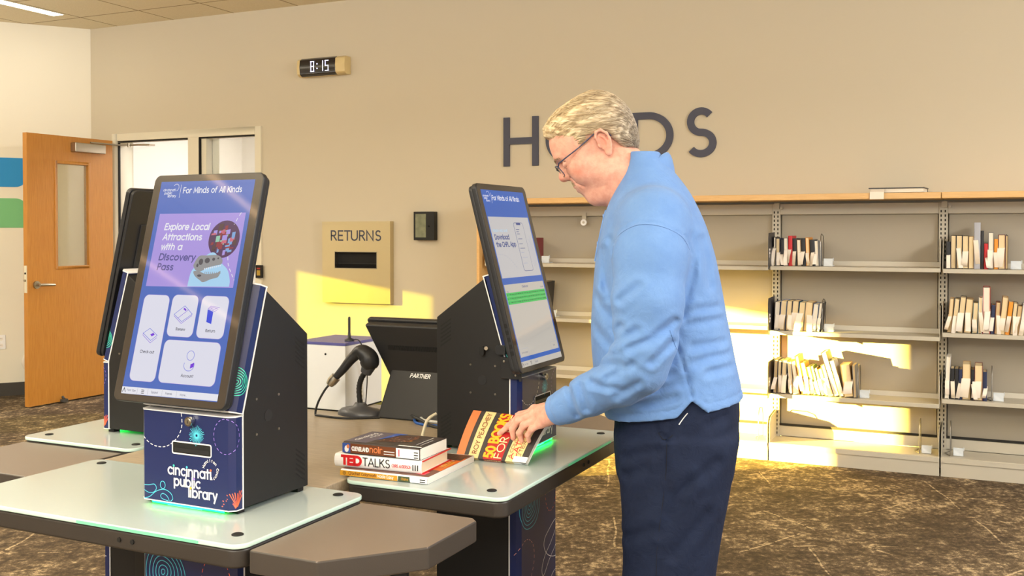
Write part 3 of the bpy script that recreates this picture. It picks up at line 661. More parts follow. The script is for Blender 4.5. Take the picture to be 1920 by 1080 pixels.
def kiosk(loc, rz, label, screen, bracket=False):
    root = thing('checkout_kiosk', label, 'kiosk', loc, rz, 'self checkout kiosks')
    # body
    prof = [(YF, 0), (.12, 0), (.12, .342), (-.027, .452), (YF, .195)]
    m = MB(); m.prism(prof, -HWK, HWK, M_black, axes='yzx'); body = m.obj('kiosk_body', root, bevel=.002)
    # feet and lights under the front edge
    for x in (-.11, .11):
        for y in (-.095, .1): m = MB(); m.box(x-.012, x+.012, y-.01, y+.01, -.0098, 0, M_softblack); m.obj('foot', root)
    m = MB(); m.add([(-.1, -.1195, -.0075), (.1, -.1195, -.0075), (.1, -.1215, -.0016), (-.1, -.1215, -.0016)], [(0, 1, 2, 3)], M_green_led); m.add([(-.055, -.1205, -.008), (.04, -.1205, -.008), (.04, -.1208, -.0068), (-.055, -.1208, -.0068)], [(0, 1, 2, 3)], M_blue_led); m.obj('led_strip', root)
    # vents, on both flanks
    for s in (-1, 1):
        X = s*(HWK+.0006)
        for zb in (.337, .088):
            m = MB()
            for k in range(6):
                z = zb-.0105*k; m.add([(X, .076, z+.004), (X, .108, z-.017), (X, .108, z-.0215), (X, .076, z-.0005)], [(0, 1, 2, 3)], M_softblack)
            m.obj('vent_slots', root)
    for s in (-1, 1):
        m = MB(); m.cyl((s*HWK, -.016, .18), (s*(HWK+.001), -.016, .18), .0125, M_plastic, n=28); m.obj('side_disc', root)
        for y, z in ((-.054, .22), (.018, .22), (-.054, .146), (.018, .146)): m = MB(); m.cyl((s*HWK, y, z), (s*(HWK+.0018), y, z), .0028, M_alu, n=10); m.obj('side_screw', root)
    # lower front panel with white rim
    plan = PLAN
    rim = RIM
    m = MB(); m.prism(plan, .001, .192, M_navy); m.prism(rim, -.001, .001, M_rim); m.prism(rim, .191, .193, M_rim)
    for s in (-1, 1): m.box(*sorted((s*(HWK-.0005), s*(HWK+.0014))), YF-.0008, YF+.0022, -.001, .193, M_rim)
    w1 = wrap(); pr = Print(lambda x, y, h: w1(x+.011, y, h), .0006, .00015)
    pm = lambda f: [(p[0]/1000, p[1]/1000) for p in f]
    pr.dash(m, pm(catmull([(-21, 191), (-19, 168), (-27, 146), (-45, 128), (-67, 117), (-92, 116), (-112, 122), (-128, 134)], 8)), .0016, M_pwhite, .007, .005, 1)
    pr.dash(m, pm(ell(98, 152, 31, 36, 48)+[(129, 152)]), .0012, M_pviolet, .006, .005, 1)
    burst(pr, m, .021, .148, .003, .022, 30, .0011, M_pcyan, 2)
    pr.line(m, [(p[0], p[1]) for p in rrect(-.046, .06, .106, .131, .004)], .0028, M_rim, 2, closed=True)
    pr.poly(m, rrect(-.045, .059, .107, .130, .004), M_softblack, 1); pr.poly(m, [(-.04, .1105), (.054, .1105), (.054, .118), (-.04, .118)], M_plastic, 2)
    pr.text(m, 'cincinnati', -.058, .061, .0275, .13, M_pwhite, 1, dots=[M_pteal, M_pcyan, M_porange], fit=.117)
    pr.text(m, 'public', -.041, .0385, .0275, .13, M_pwhite, 1, dots=[M_pviolet], fit=.07)
    pr.text(m, 'library', -.001, .0185, .0275, .13, M_pwhite, 1, dots=[M_pyellow], fit=.075)
    word = 'Hamilton County'; R0 = .0165
    for k, c in enumerate(word):
        a = math.radians(165-k*17.5); cx, cy = .058+R0*math.cos(a), .080+R0*math.sin(a)
        pr.text(m, c, cx, cy, .0078, .13, M_pwhite, 1, rot=a-PI/2, align='c')
    pr.line(m, pm(catmull([(-128, 30), (-113, 31), (-98, 34), (-92, 26), (-100, 17), (-114, 15), (-128, 20)], 8)), .0013, M_pcyan, 1)
    pr.line(m, pm(ell(-74, 35, 7, 8, 24)), .0013, M_pcyan, 1, closed=True)
    pr.line(m, pm(catmull([(-128, 2), (-112, 6), (-92, 20), (-70, 26), (-52, 20), (-46, 9), (-52, 3)], 8)), .0013, M_pcyan, 1)
    pr.line(m, pm(catmull([(-60, 3), (-76, 6), (-80, 12), (-74, 17), (-64, 14), (-58, 8), (-56, 3)], 8)), .0013, M_pcyan, 1)
    burst(pr, m, .122, .006, .003, .036, 13, .0016, M_porange, 2, 60, 185)
    front = m.obj('front_panel', root)
    m = MB(); m.cyl((.019, YFF-.001, .1775), (.019, YFF-.012, .1775), .0098, M_chrome, n=24); m.cyl((.019, YFF-.012, .1775), (.019, YFF-.0135, .1775), .0068, M_alu, n=20); m.box(.0182, .0198, YFF-.0138, YFF-.0134, .174, .181, M_softblack); m.obj('key_lock', front)
    # upper, leaning panel: same section following the tilt
    TM = Matrix.Translation((0, 0, .195)) @ Matrix.Translation((0, YF, 0)) @ Matrix.Rotation(-TILT, 4, 'X') @ Matrix.Translation((0, -YF, 0))
    Lh = math.hypot(.076, .257)
    m = MB(); m.prism(plan, .001, Lh, M_navy, T=TM); m.prism(rim, -.0008, .0015, M_rim, T=TM); m.prism(rim, Lh, Lh+.003, M_rim, T=TM)
    for s in (-1, 1): m.box(*sorted((s*(HWK-.0005), s*(HWK+.0014))), YF-.0008, YF+.0022, 0, Lh+.003, M_rim, T=TM)
    w2 = wrap(); pr = Print(lambda x, y, h: TM @ w2(x, y, h), .0006, .00015)
    for s in (-1, 1): rings(pr, m, s*.1205, .062, [.004, .009, .014, .019, .024, .029], .0015, M_pteal, 1, 1.05, clip=lambda x, y: abs(x) < .157 and y > .004)
    m.obj('upper_panel', root)
    # monitor
    MM = Matrix.Translation((-.0275, -.150, .21)) @ Matrix.Rotation(-math.radians(14.7), 4, 'X')
    m = MB(); W, Hh = .155, .503
    m.prism(rrect(-W, W, 0, Hh, .016, 8), 0, .014, M_plastic, axes='xzy'); m.prism(rrect(-W+.003, W-.003, .003, Hh-.003, .016, 8), .014, .025, M_plastic, axes='xzy'); m.box(-.1, .1, .0245, .029, .05, .4, M_plastic)
    mon = m.obj('monitor', root, mw=MM, bevel=.0025)
    m = MB(); m.prism(rrect(-W+.002, W-.002, .002, Hh-.002, .015, 8), -.0003, .001, mat('bezel_glass', (58, 52, 47), rough=.06, spec=.6), axes='xzy')
    screen(m); m.obj('screen', mon)
    m = MB(); m.box(-.06, .06, .028, .06, .08, .2, M_softblack); m.obj('mount', mon)
    m = MB()
    for k in range(5): m.box(-W-.0012, -W, .004, .012, .05+.018*k, .061+.018*k, M_softblack)
    m.obj('buttons', mon)
    if bracket:
        m = MB(); X = -HWK
        m.box(X-.012, X, -.13, -.075, .19, .245, M_black); m.box(X-.014, X-.01, -.134, -.128, .185, .248, M_plastic)
        for y, z in ((-.085, .235), (-.118, .2)): m.cyl((X-.012, y, z), (X-.0145, y, z), .003, M_alu, n=10)
        m.obj('side_bracket', root, bevel=.001)
        m = MB(); m.prism(rrect(-.09, -.062, .252, .276, .007), X-.016, X, M_plastic, axes='yzx'); m.obj('cable_plug', root, bevel=.001)
        m = MB(); m.prism(rrect(-.026, -.012, .246, .27, .006), X-.012, X, M_softblack, axes='yzx'); m.cyl((X-.004, -.028, .266), (X-.010, -.032, .266), .005, M_alu, n=12); m.obj('latch_knob', root)
    return root

def desk(loc, rz, label, off, wing_label, leg):
    root = thing('checkout_desk', label, 'desk', loc, rz, 'glass topped checkout desks')
    W, D = .41, .21
    m = MB(); m.prism(rrect(-W, W, -D, D, .03, 8), DT-.01, DT, M_glass_top, msides=M_glass_edge); g = m.obj('glass_top', root, bevel=.0025)
    for x in (-W+.052, W-.052):
        for y in (-D+.055, D-.036): m = MB(); m.lathe([(.0115, DT), (.0115, DT+.0016), (.0095, DT+.0026), (0, DT+.0026)], M_softblack, 20, Matrix.Translation((x, y, 0))); m.obj('screw_cap', g)
    m = MB(); m.prism([(off[0]-.15, -D-.0006), (off[0]+.17, -D-.0006), (off[0]+.17, -D+.002), (off[0]-.15, -D+.002)], DT-.0085, DT-.0025, M_edge_glow); m.obj('edge_glow', g)  # added glowing strip imitates the green light in the glass edge
    m = MB(); m.prism(rrect(-W+.003, W-.003, -D+.003, D-.003, .03, 8), DT-.048, DT-.0102, M_slab); m.obj('table_slab', root, bevel=.006, bseg=3)
    for x in (-.035, .0): m = MB(); m.cyl((off[0]+x, -D+.003, DT-.028), (off[0]+x, -D+.0005, DT-.028), .0048, M_softblack, n=14); m.obj('edge_screw', root)
    m = MB(); prof = [(-HWK, YF), (HWK, YF), (HWK, .12), (-HWK, .12)]
    OT = Matrix.Translation((off[0], off[1], 0))
    m.prism(prof, .012, DT-.048, M_black, T=OT); ped = m.obj('pedestal', root, bevel=.002)
    m = MB(); m.box(off[0]-.17, off[0]+.17, off[1]-.15, off[1]+.16, 0, .012, M_black); m.obj('base_plate', root, bevel=.003)
    plan = PLAN
    m = MB(); m.prism(plan, .02, DT-.05, M_navy, T=OT)
    for s in (-1, 1): m.box(*sorted((s*(HWK-.0005), s*(HWK+.0014))), YF-.0008, YF+.0022, .02, DT-.05, M_rim, T=OT)
    w3 = wrap(); pr = Print(lambda x, y, h: OT @ w3(x, y, h), .0006, .00015)
    cl = lambda x, y: abs(x) < .155 and .03 < y < DT-.052
    rings(pr, m, -.064, .64, [.006, .015, .025, .035, .046, .058, .07], .0017, M_pcyan, 1, 1.0, clip=cl)
    pm = lambda f: [(p[0]/1000, p[1]/1000) for p in f]
    pr.dash(m, pm(ell(80, 640, 38, 52, 48)), .0014, M_porange, .008, .007, 1)
    pr.dash(m, pm(catmull([(-137, 520), (-110, 545), (-78, 550), (-45, 530), (-34, 495), (-45, 460), (-68, 430), (-110, 440), (-137, 452)], 8)), .0014, M_ppink, .009, .007, 1)
    pr.line(m, pm(catmull([(136, 548), (110, 556), (70, 540), (36, 520), (34, 495), (60, 470), (100, 455), (136, 452)], 8)), .0017, M_pwhite, 1)
    pr.line(m, pm(catmull([(136, 505), (110, 480), (70, 455), (36, 425), (22, 425), (18, 445), (40, 475), (80, 500), (136, 545)], 8)), .0017, M_pwhite, 1)
    pr.line(m, pm(catmull([(136, 418), (100, 412), (70, 390), (50, 350), (60, 310), (100, 290), (136, 300)], 8)), .0017, M_pwhite, 1)
    burst(pr, m, .09, .2, .004, .04, 22, .0016, M_porange, 1); rings(pr, m, -.05, .2, [.01, .02, .03, .04], .0017, M_pteal, 1, 1.0, clip=cl)
    m.obj('printed_panel', ped)
    # wing
    wg = thing('side_wing', wing_label, 'side table', loc, rz, 'brown side wings')
    poly = [(.4145, -.19), (.57, -.19), (.707, -.03), (.707, .165), (.69, .182), (.4145, .182)]
    m = MB(); m.prism(poly, DT-.056, DT-.012, M_lam, msides=M_lamedge); m.obj('wing_top', wg, bevel=.004, bseg=3)
    lx, ly = .562, .10
    m = MB()
    if leg:
        m.cyl((lx, ly, 0), (lx, ly, DT-.056), .02, M_plastic, n=18); m.lathe([(.04, 0), (.04, .006), (.022, .012), (.02, .02)], M_plastic, 20, Matrix.Translation((lx, ly, 0))); m.lathe([(.02, DT-.075), (.05, DT-.062), (.05, DT-.056)], M_plastic, 20, Matrix.Translation((lx, ly, 0))); m.obj('wing_leg', wg)
    else:
        m.box(.40, .62, -.03, .03, DT-.066, DT-.056, M_plastic); m.obj('wing_bracket', wg)
    return root

Y1 = math.radians(-1.4)
desk((-1.65, 1.708, 0), math.radians(-.8), 'frosted glass desk under the kiosk showing white buttons, printed navy pedestal below', (.1405, .065), 'brown chamfered wing joined to the desk under the white button screen', True)
desk((-1.153, 2.41, 0), PI/2, 'frosted glass desk where the man stands, carrying the stacked books', (.1175, .06), 'brown side wing beyond the desk where the man stands', True)
desk((-2.27, 2.45, 0), -PI/2, 'frosted glass desk under the kiosk seen edge-on, bare of books', (.1325, .07), 'brown wing joined to the desk under the edge-on kiosk', False)
kiosk((-1.5075, 1.77, DT+.01), Y1, 'black kiosk whose blue home screen shows four white buttons', screen_home)
kiosk((-1.211, 2.5275, DT+.01), PI/2, 'black kiosk the man uses, its screen listing three green lines', screen_checkout, True)
kiosk((-2.20, 2.3175, DT+.01), -PI/2, 'black kiosk seen edge-on, its screen turned away behind the white button kiosk', screen_home)

# ================================================================== BOOKSHELVES ALONG THE WALL
BX = [-3.05, -2.105, -1.16, -.216, .729]
SY0, SYB = 6.15, 6.40              # shelf front, back panel
LEV = [.405, .775, 1.155]          # top of the loose shelves (front lip)
LEV_OF = [(.435, .80, 1.155), (.42, .80, 1.155), (.40, .775, 1.158), (.43, .80, 1.155)]
bay_labels = ['steel bookshelf bay with a white disc hook, partly behind the kiosk screen', 'empty sunlit steel bookshelf bay directly behind the man',
              'steel bookshelf bay whose rows start at letter signs F, G and H', 'steel bookshelf bay holding one tall silver and one tall red book']
M_slot = mat('slot_black', (30, 28, 24), rough=.8)
def upright(parent, x):
    m = MB(); m.box(x-.024, x+.024, SYB-.03, SYB+.02, .0, 1.53, M_shelf)
    m.obj('upright', parent, bevel=.002)
    m = MB()
    for k in range(54):
        z = .12+k*.0255
        for dx in (-.012, .010): m.box(x+dx-.0035, x+dx+.0035, SYB-.0308, SYB-.03, z, z+.014, M_slot)
    m.obj('upright_slots', parent)
for b in range(4):
    x0, x1 = BX[b], BX[b+1]; root = thing('bookshelf_bay', bay_labels[b], 'bookshelf', (0, 0, 0), 0, 'steel bookshelf bays')
    m = MB(); m.box(x0+.03, x1-.03, SYB, SYB+.012, .11, 1.50, M_shelfback); m.obj('back_panel', root)
    upright(root, x0)
    if b == 3: upright(root, x1)
    m = MB(); m.box(x0+.024, x1-.024, SYB-.028, SYB-.004, 1.465, 1.53, M_shelf); m.obj('top_rail', root, bevel=.002)
    m = MB(); m.box(x0+.024, x1-.024, SYB-.024, SYB-.004, .11, .17, M_shelf); m.box(x0+.024, x1-.024, SYB-.0245, SYB-.02, .172, .186, M_slot); m.obj('bottom_rail', root)
    # base shelf with kick plate
    m = MB(); m.box(x0+.004, x1-.004, SY0-.005, SY0+.012, 0, .088, M_shelf); m.obj('kick_plate', root)
    m = MB(); m.prism([(SY0-.012, .078), (SY0-.012, .104), (SY0-.004, .108), (SYB-.03, .108), (SYB-.03, .102), (SY0-.006, .102), (SY0-.006, .078)], x0+.004, x1-.004, M_shelf, axes='yzx'); m.obj('base_shelf', root)
    for zi, z in enumerate(LEV_OF[b]):
        m = MB()
        m.prism([(SY0, z-.024), (SY0, z-.002), (SY0+.005, z), (SYB-.05, z), (SYB-.045, z+.028), (SYB-.042, z+.028), (SYB-.047, z-.004), (SY0+.006, z-.006), (SY0+.006, z-.024)], x0+.008, x1-.008, M_shelf, axes='yzx')
        sh = m.obj('shelf', root, bevel=.001)
        # brackets at both ends
        for sx, nm in ((x0+.005, 'bracket'), (x1-.008, 'bracket')):
            m = MB(); m.prism([(SY0+.004, z-.022), (SY0+.004, z+.03), (SY0+.03, z+.15), (SY0+.05, z+.165), (SYB-.03, z+.165), (SYB-.03, z-.03)], sx, sx+.003, M_shelf, axes='yzx'); m.obj(nm, sh)
    for sx in (x0+.005, x1-.008):
        m = MB(); m.prism([(SY0-.004, .10), (SY0-.004, .20), (SY0+.01, .235), (SY0+.04, .255), (SYB-.03, .27), (SYB-.03, .10)], sx, sx+.003, M_shelf, axes='yzx'); m.obj('end_plate', root, bevel=.001)
    m = MB(); m.box(x0-.01, x0+.02, SYB-.05, SYB-.028, 1.50, 1.535, M_shelf); m.cyl((x0+.035, SYB-.035, 1.505), (x0+.035, SYB-.06, 1.505), .008, M_shelf, n=10); m.obj('top_bracket', root)
# maple board running along the top, and the maple end panel
tag((lambda m: (m.box(-3.09, -.22, SY0-.035, 6.449, 1.545, 1.58, M_maple), m.box(-.217, .76, SY0-.035, 6.449, 1.545, 1.58, M_maple), m.obj('top_board', bevel=.003))[-1])(MB()), 'long pale maple board running along the top of the bookshelves', 'shelf top')
m = MB(); m.box(-3.09, -3.07, SY0-.03, 6.449, 0, 1.544, M_maple); tag(m.obj('end_panel', bevel=.002), 'maple panel closing the bookshelf end beside the kiosk screen', 'end panel')
# hook disc on the left bay
o = thing('rail_hook', 'small white disc on a bracket hanging under the top rail of the shelves', 'hook', (-2.41, SYB-.045, 1.41))
m = MB(); m.box(-.014, .014, -.002, .002, -.005, .075, M_shelf); m.obj('hook_bracket', o)
m = MB(); m.cyl((0, -.003, .012), (0, -.012, .012), .021, M_pwhite, n=24); m.cyl((0, -.012, .012), (0, -.014, .012), .008, M_shelf, n=16); m.obj('hook_disc', o)

# ---- books held for readers: fore edge out, a paper slip tucked in each
PAGE = [mat('pages_cream', (226, 205, 162), rough=.9, var=.05, vscale=300), mat('pages_tan', (206, 180, 134), rough=.9, var=.05, vscale=300), mat('pages_white', (234, 226, 208), rough=.9, var=.04, vscale=300)]
M_slip = mat('paper_slip', (238, 228, 214), rough=.8)
CV = {'black': (30, 30, 34), 'navy': (34, 44, 78), 'red': (196, 30, 36), 'blue': (58, 96, 150), 'grey': (120, 120, 122), 'orange': (226, 146, 40), 'green': (88, 118, 48), 'white': (226, 224, 220), 'tan': (178, 140, 92), 'maroon': (120, 40, 44), 'teal': (60, 110, 120), 'silver': (168, 170, 178)}
ORD = ['first', 'second', 'third', 'fourth', 'fifth', 'sixth', 'seventh', 'eighth', 'ninth', 'tenth', 'eleventh', 'twelfth', 'thirteenth', 'fourteenth', 'fifteenth', 'sixteenth']
def hold_book(x, z, t, h, d, lean, cv, pg, label, group, slip=True, y=SY0+.02, seed=0):
    """x = left bottom corner of the fore edge, lean = degrees leaning to the left (positive) """
    rnd = random.Random(seed)
    root = thing('book', label, 'book', (x, y, z), 0, group)
    root.rotation_euler = (0, math.radians(-lean), 0)
    mc = mat('cover_'+cv, CV[cv], rough=.45); c = .002 if t > .014 else .0012
    if pg == 3:                                             # spine out
        m = MB(); m.box(0, c, .003, d, 0, h, mc); m.box(t-c, t, .003, d, 0, h, mc)
        m.prism([(0, .003), (t*.15, .0008), (t*.5, 0), (t*.85, .0008), (t, .003)], 0, h, mc); m.obj('cover', root)
        m = MB(); m.box(c, t-c, .004, d-.003, .003, h-.003, PAGE[0]); m.obj('pages', root)
    else:
        m = MB(); m.box(0, c, 0, d, 0, h, mc); m.box(t-c, t, 0, d, 0, h, mc); m.box(0, t, d-c, d, 0, h, mc); m.obj('cover', root)
        m = MB(); m.box(c, t-c, .003, d-c, .003, h-.003, PAGE[pg]); m.obj('pages', root)
    if slip:
        sw = min(.05, max(.02, t*rnd.uniform(.75, 1.15))); top = h*rnd.uniform(.42, .62); bot = h*rnd.uniform(.0, .12); cx = t/2+rnd.uniform(-.25, .25)*t; out = rnd.uniform(.006, .026); tw = rnd.uniform(-.012, .012); sk = rnd.uniform(-.014, .014)
        v = []
        for i in range(7):
            u = i/6; yy = -.003-out*math.sin(u*rnd.uniform(1.9, 2.9)); zz = top*(1-u)+bot*u
            v += [(cx-sw/2+sk*u, yy-tw*u, zz), (cx+sw/2+sk*u, yy+tw*u-.002, zz)]
        f = [(2*i, 2*i+1, 2*i+3, 2*i+2) for i in range(6)]
        m = MB(); m.add(v, f, M_slip, True); m.add([(cx-sw/2, -.003, top), (cx+sw/2, -.005, top), (cx+sw/2, .02, top+.012), (cx-sw/2, .02, top+.012)], [(0, 1, 2, 3)], M_slip); m.obj('hold_slip', root)
    return root
def place_row(x, z, spec, where, group, seed=0):
    """spec: (thickness, height, depth, lean, cover, pages, slip)"""
    Lp = hp = None
    for k, (t, h, d, lean, cv, pg, sl) in enumerate(spec):
        L = math.radians(lean)
        if Lp is not None and L > Lp: x += min(h, hp)*(math.tan(L)-math.tan(Lp))
        Lp, hp = L, h
        xx = x+max(0, math.sin(L)*h) if lean > 0 and k == 0 else x
        look = {0: 'cream-paged', 1: 'tan-paged', 2: 'white-paged', 3: 'spine-out'}[pg]
        size = 'tall ' if h > .235 else ('thick ' if t > .03 else ('slim ' if t < .014 else ''))
        hold_book(xx, z+.001, t, h, d, lean, cv, pg, '%s%s %s book, %s from the %s' % (size, look, cv, ORD[k], where), group, sl, seed=seed*40+k)
        x = xx+t/math.cos(L)+.0015
    return x
# (t, h, d, lean, cover, pages, slip)
R31 = [(.012, .17, .14, 0, 'black', 2, 1), (.022, .163, .15, 0, 'navy', 0, 1), (.020, .155, .14, 1, 'black', 3, 1), (.024, .165, .15, 1, 'grey', 2, 1), (.023, .178, .15, 1, 'red', 3, 1), (.024, .162, .15, 2, 'black', 3, 1), (.021, .155, .14, 2, 'tan', 2, 1), (.026, .163, .15, 2, 'black', 3, 1), (.02, .168, .14, 2, 'orange', 0, 1), (.026, .155, .15, 3, 'black', 3, 1), (.02, .15, .14, 3, 'grey', 2, 1)]
x = place_row(-1.138, 1.158, R31, 'F sign on the top shelf', 'held books on the F shelf', 1); E31 = x
R32 = [(.03, .17, .14, -3, 'navy', 2, 1), (.034, .178, .15, -4, 'blue', 0, 1), (.03, .178, .15, -4, 'black', 0, 1), (.036, .178, .15, -4, 'navy', 0, 1), (.034, .172, .15, -5, 'teal', 0, 1), (.04, .174, .15, -5, 'tan', 0, 1), (.03, .165, .15, -6, 'blue', 2, 1), (.018, .17, .15, -6, 'black', 2, 1)]
x = place_row(-1.136, .775, R32, 'G sign on the middle shelf', 'held books on the G shelf', 2); E32 = x
R33 = [(.022, .2, .15, -2, 'navy', 1, 1), (.02, .195, .15, -2, 'black', 0, 1), (.026, .2, .15, -3, 'grey', 0, 1), (.02, .19, .15, 5, 'white', 0, 1), (.024, .195, .15, 8, 'tan', 2, 1), (.022, .228, .16, 11, 'orange', 0, 1), (.026, .19, .15, 13, 'orange', 2, 1), (.024, .17, .14, 15, 'green', 1, 1), (.016, .175, .14, 15, 'green', 2, 1), (.018, .165, .14, 16, 'black', 2, 1), (.022, .16, .14, 16, 'orange', 2, 1), (.02, .185, .15, 17, 'tan', 2, 1), (.03, .262, .17, 17, 'black', 2, 0), (.022, .215, .16, 16, 'silver', 2, 1), (.05, .19, .15, 7, 'tan', 0, 1), (.016, .19, .15, 3, 'grey', 1, 0)]
x = place_row(-1.138, .40, R33, 'H sign on the sunlit shelf', 'held books on the sunlit H shelf', 3); E33 = x
R41 = [(.024, .15, .14, 0, 'black', 3, 1), (.026, .185, .15, 0, 'black', 0, 0), (.03, .185, .15, 0, 'black', 0, 1), (.03, .183, .15, 0, 'black', 0, 1), (.024, .18, .15, 0, 'tan', 0, 0), (.032, .255, .17, 0, 'silver', 3, 1), (.016, .21, .15, 0, 'black', 3, 0), (.02, .14, .14, 0, 'red', 3, 1), (.026, .2, .15, 0, 'grey', 2, 1), (.02, .165, .14, 0, 'orange', 3, 1), (.034, .188, .15, 0, 'maroon', 0, 1), (.012, .185, .14, 0, 'black', 1, 0)]
place_row(-.195, 1.155, R41, 'upright in the tall silver book row', 'held books beside the tall silver book', 4)
R42 = [(.02, .19, .14, -4, 'tan', 0, 1), (.026, .19, .15, -5, 'black', 0, 1), (.03, .2, .15, -5, 'black', 0, 1), (.034, .19, .15, -4, 'tan', 0, 1), (.026, .17, .15, -2, 'teal', 0, 1), (.018, .2, .14, -1, 'white', 0, 1), (.036, .255, .17, 0, 'red', 2, 1), (.018, .16, .14, -2, 'navy', 3, 1), (.022, .175, .14, -3, 'maroon', 1, 1), (.028, .205, .15, -5, 'tan', 0, 1), (.022, .18, .14, -6, 'orange', 3, 1), (.022, .175, .14, -6, 'black', 0, 1), (.02, .16, .14, -6, 'tan', 1, 1), (.024, .17, .15, -6, 'grey', 2, 1)]
place_row(-.185, .80, R42, 'upright in the tall red book row', 'held books beside the tall red book', 5)
R43 = [(.02, .235, .15, -2, 'white', 2, 1), (.02, .17, .14, 0, 'black', 3, 1), (.02, .17, .14, 0, 'black', 3, 0), (.018, .168, .14, 0, 'navy', 3, 1), (.04, .2, .15, 0, 'tan', 0, 1), (.018, .17, .14, 0, 'black', 3, 1), (.04, .195, .15, 0, 'maroon', 0, 1), (.02, .16, .14, 0, 'navy', 3, 1)]
place_row(-.195, .43, R43, 'upright in the low row of black spines', 'held books with black spines', 6)
# two rows peeping out beside the kiosk screen
place_row(-2.745, 1.155, [(.03, .16, .14, 0, 'black', 0, 0), (.03, .165, .14, 0, 'maroon', 1, 0)], 'kiosk screen on the top shelf', 'held books beside the kiosk screen', 7)
place_row(-2.70, .80, [(.04, .23, .16, -4, 'maroon', 1, 0), (.03, .235, .16, -5, 'black', 1, 0)], 'kiosk screen on the middle shelf', 'held books beside the kiosk screen', 8)

# wire book supports, label clips and letter signs
M_wire = mat('wire_steel', (150, 146, 138), rough=.3, metal=.9)
def wire_end(x, z, label, h=.19):
    m = MB(); y0, y1 = SY0+.03, SY0+.17
    m.tube([(x, y0, z+.003), (x, y0, z+h*.75), (x, y0+.02, z+h*.95), (x, y0+.05, z+h), (x, y1-.03, z+h*.95), (x, y1, z+h*.7), (x, y1, z+.003)], .0024, M_wire, 8)
    m.tube([(x, y0, z+.003), (x-.03, (y0+y1)/2, z+.003), (x, y1, z+.003)], .0024, M_wire, 8)
    tag(m.obj('book_support'), label, 'book support', 'wire book supports')
wire_end(E31+.004, 1.158, 'wire book support ending the top row of the F sign'); wire_end(E32+.012, .775, 'wire book support ending the middle row of the G sign')
wire_end(E33+.004, .40, 'wire book support ending the sunlit row of the H sign'); wire_end(.108, 1.155, 'wire book support ending the row with the tall silver book')
wire_end(.042, .43, 'wire book support ending the low row of black spines'); wire_end(-.325, .109, 'lone wire book support on the base shelf of the sunlit bay')
wire_end(-1.225, .109, 'lone wire book support on the base shelf behind the man near the uprights'); wire_end(-2.0, .109, 'lone wire book support on the base shelf close to the man'); wire_end(-.165, .109, 'lone wire book support on the base shelf under the black spines')
M_clip = mat('label_clip', (206, 212, 216), rough=.35)
def clip(x, z, label):
    m = MB(); m.box(x, x+.052, SY0+.05, SY0+.056, z+.006, z+.046, M_clip); m.box(x, x+.052, SY0+.05, SY0+.12, z+.001, z+.006, M_clip); m.box(x+.052, x+.056, SY0+.048, SY0+.06, z+.03, z+.05, M_clip)
    tag(m.obj('label_clip', bevel=.001), label, 'shelf clip', 'shelf label clips')
clip(E31+.02, 1.158, 'clear plastic shelf clip after the top row of the F sign'); clip(E32+.022, .775, 'clear plastic shelf clip after the middle row of the G sign'); clip(E33+.012, .40, 'clear plastic shelf clip after the sunlit row of the H sign')
clip(.13, 1.155, 'clear plastic shelf clip after the row with the tall silver book'); clip(.05, .43, 'clear plastic shelf clip after the low row of black spines'); clip(-.315, .109, 'clear plastic shelf clip on the base shelf of the sunlit bay'); clip(-.15, .109, 'clear plastic shelf clip on the base shelf under the black spines')
clip(-2.65, 1.155, 'clear plastic shelf clip on the top shelf beside the kiosk screen'); clip(-2.60, .80, 'clear plastic shelf clip on the middle shelf beside the kiosk screen')
M_sign = mat('sign_black', (40, 40, 46), rough=.4)
def sign(z, ch, label, zh=.195):
    o = thing('letter_sign', label, 'sign', (-1.146, SY0, z), 0, 'letter signs on the shelf ends')
    m = MB(); m.prism([(-.085, -.018), (-.085, zh-.03), (-.075, zh), (.10, zh+.004), (.10, .002), (-.03, -.0)], -.004, .0, M_sign, axes='yzx'); m.obj('sign_plate', o)
    m = MB(); pr = Print(lambda x, y, h: (h, x, y), .0006); pr.text(m, ch, -.073, .055, .062, .17, M_pwhite); m.obj('letter', o)
sign(1.158, 'F', 'black shelf end sign lettered F'); sign(.775, 'G', 'black shelf end sign lettered G'); sign(.40, 'H', 'black shelf end sign lettered H beside the sunlit books')
# flat book on the maple board
o = thing('book', 'black flat book lying on the maple shelf top with a paper slip', 'book', (-.455, 6.165, 1.58), math.radians(-3))
m = MB(); m.box(-.145, .145, 0, .21, .0, .0035, M_sign); m.box(-.15, .148, -.004, .21, .0255, .0305, M_sign); m.box(-.145, .145, .207, .21, 0, .0295, M_sign); m.obj('cover', o)
m = MB(); m.box(-.142, .142, .004, .207, .0035, .0255, PAGE[2]); m.obj('pages', o)
m = MB(); v = [(-.135, .03, .022), (-.06, .03, .022), (-.135, -.02, .021), (-.06, -.02, .021), (-.134, -.062, .006), (-.058, -.064, .005), (-.134, -.068, -.036), (-.058, -.07, -.036)]
m.add(v, [(0, 1, 3, 2), (2, 3, 5, 4), (4, 5, 7, 6)], M_slip, False); m.obj('hold_slip', o)

# ================================================================== STAFF TABLE BETWEEN THE KIOSKS
TZ = .775
o = thing('staff_table', 'pale grey oak table top in the middle of the kiosks', 'table', (0, 0, 0))
m = MB(); m.box(-2.052, -1.37, 1.925, 2.95, TZ-.03, TZ, M_table); m.obj('table_top', o, bevel=.003)
for x in (-1.98, -1.45):
    for y in (2.02, 2.86):
        m = MB(); m.box(x-.025, x+.025, y-.025, y+.025, 0, TZ-.03, M_plastic); m.obj('leg', o)
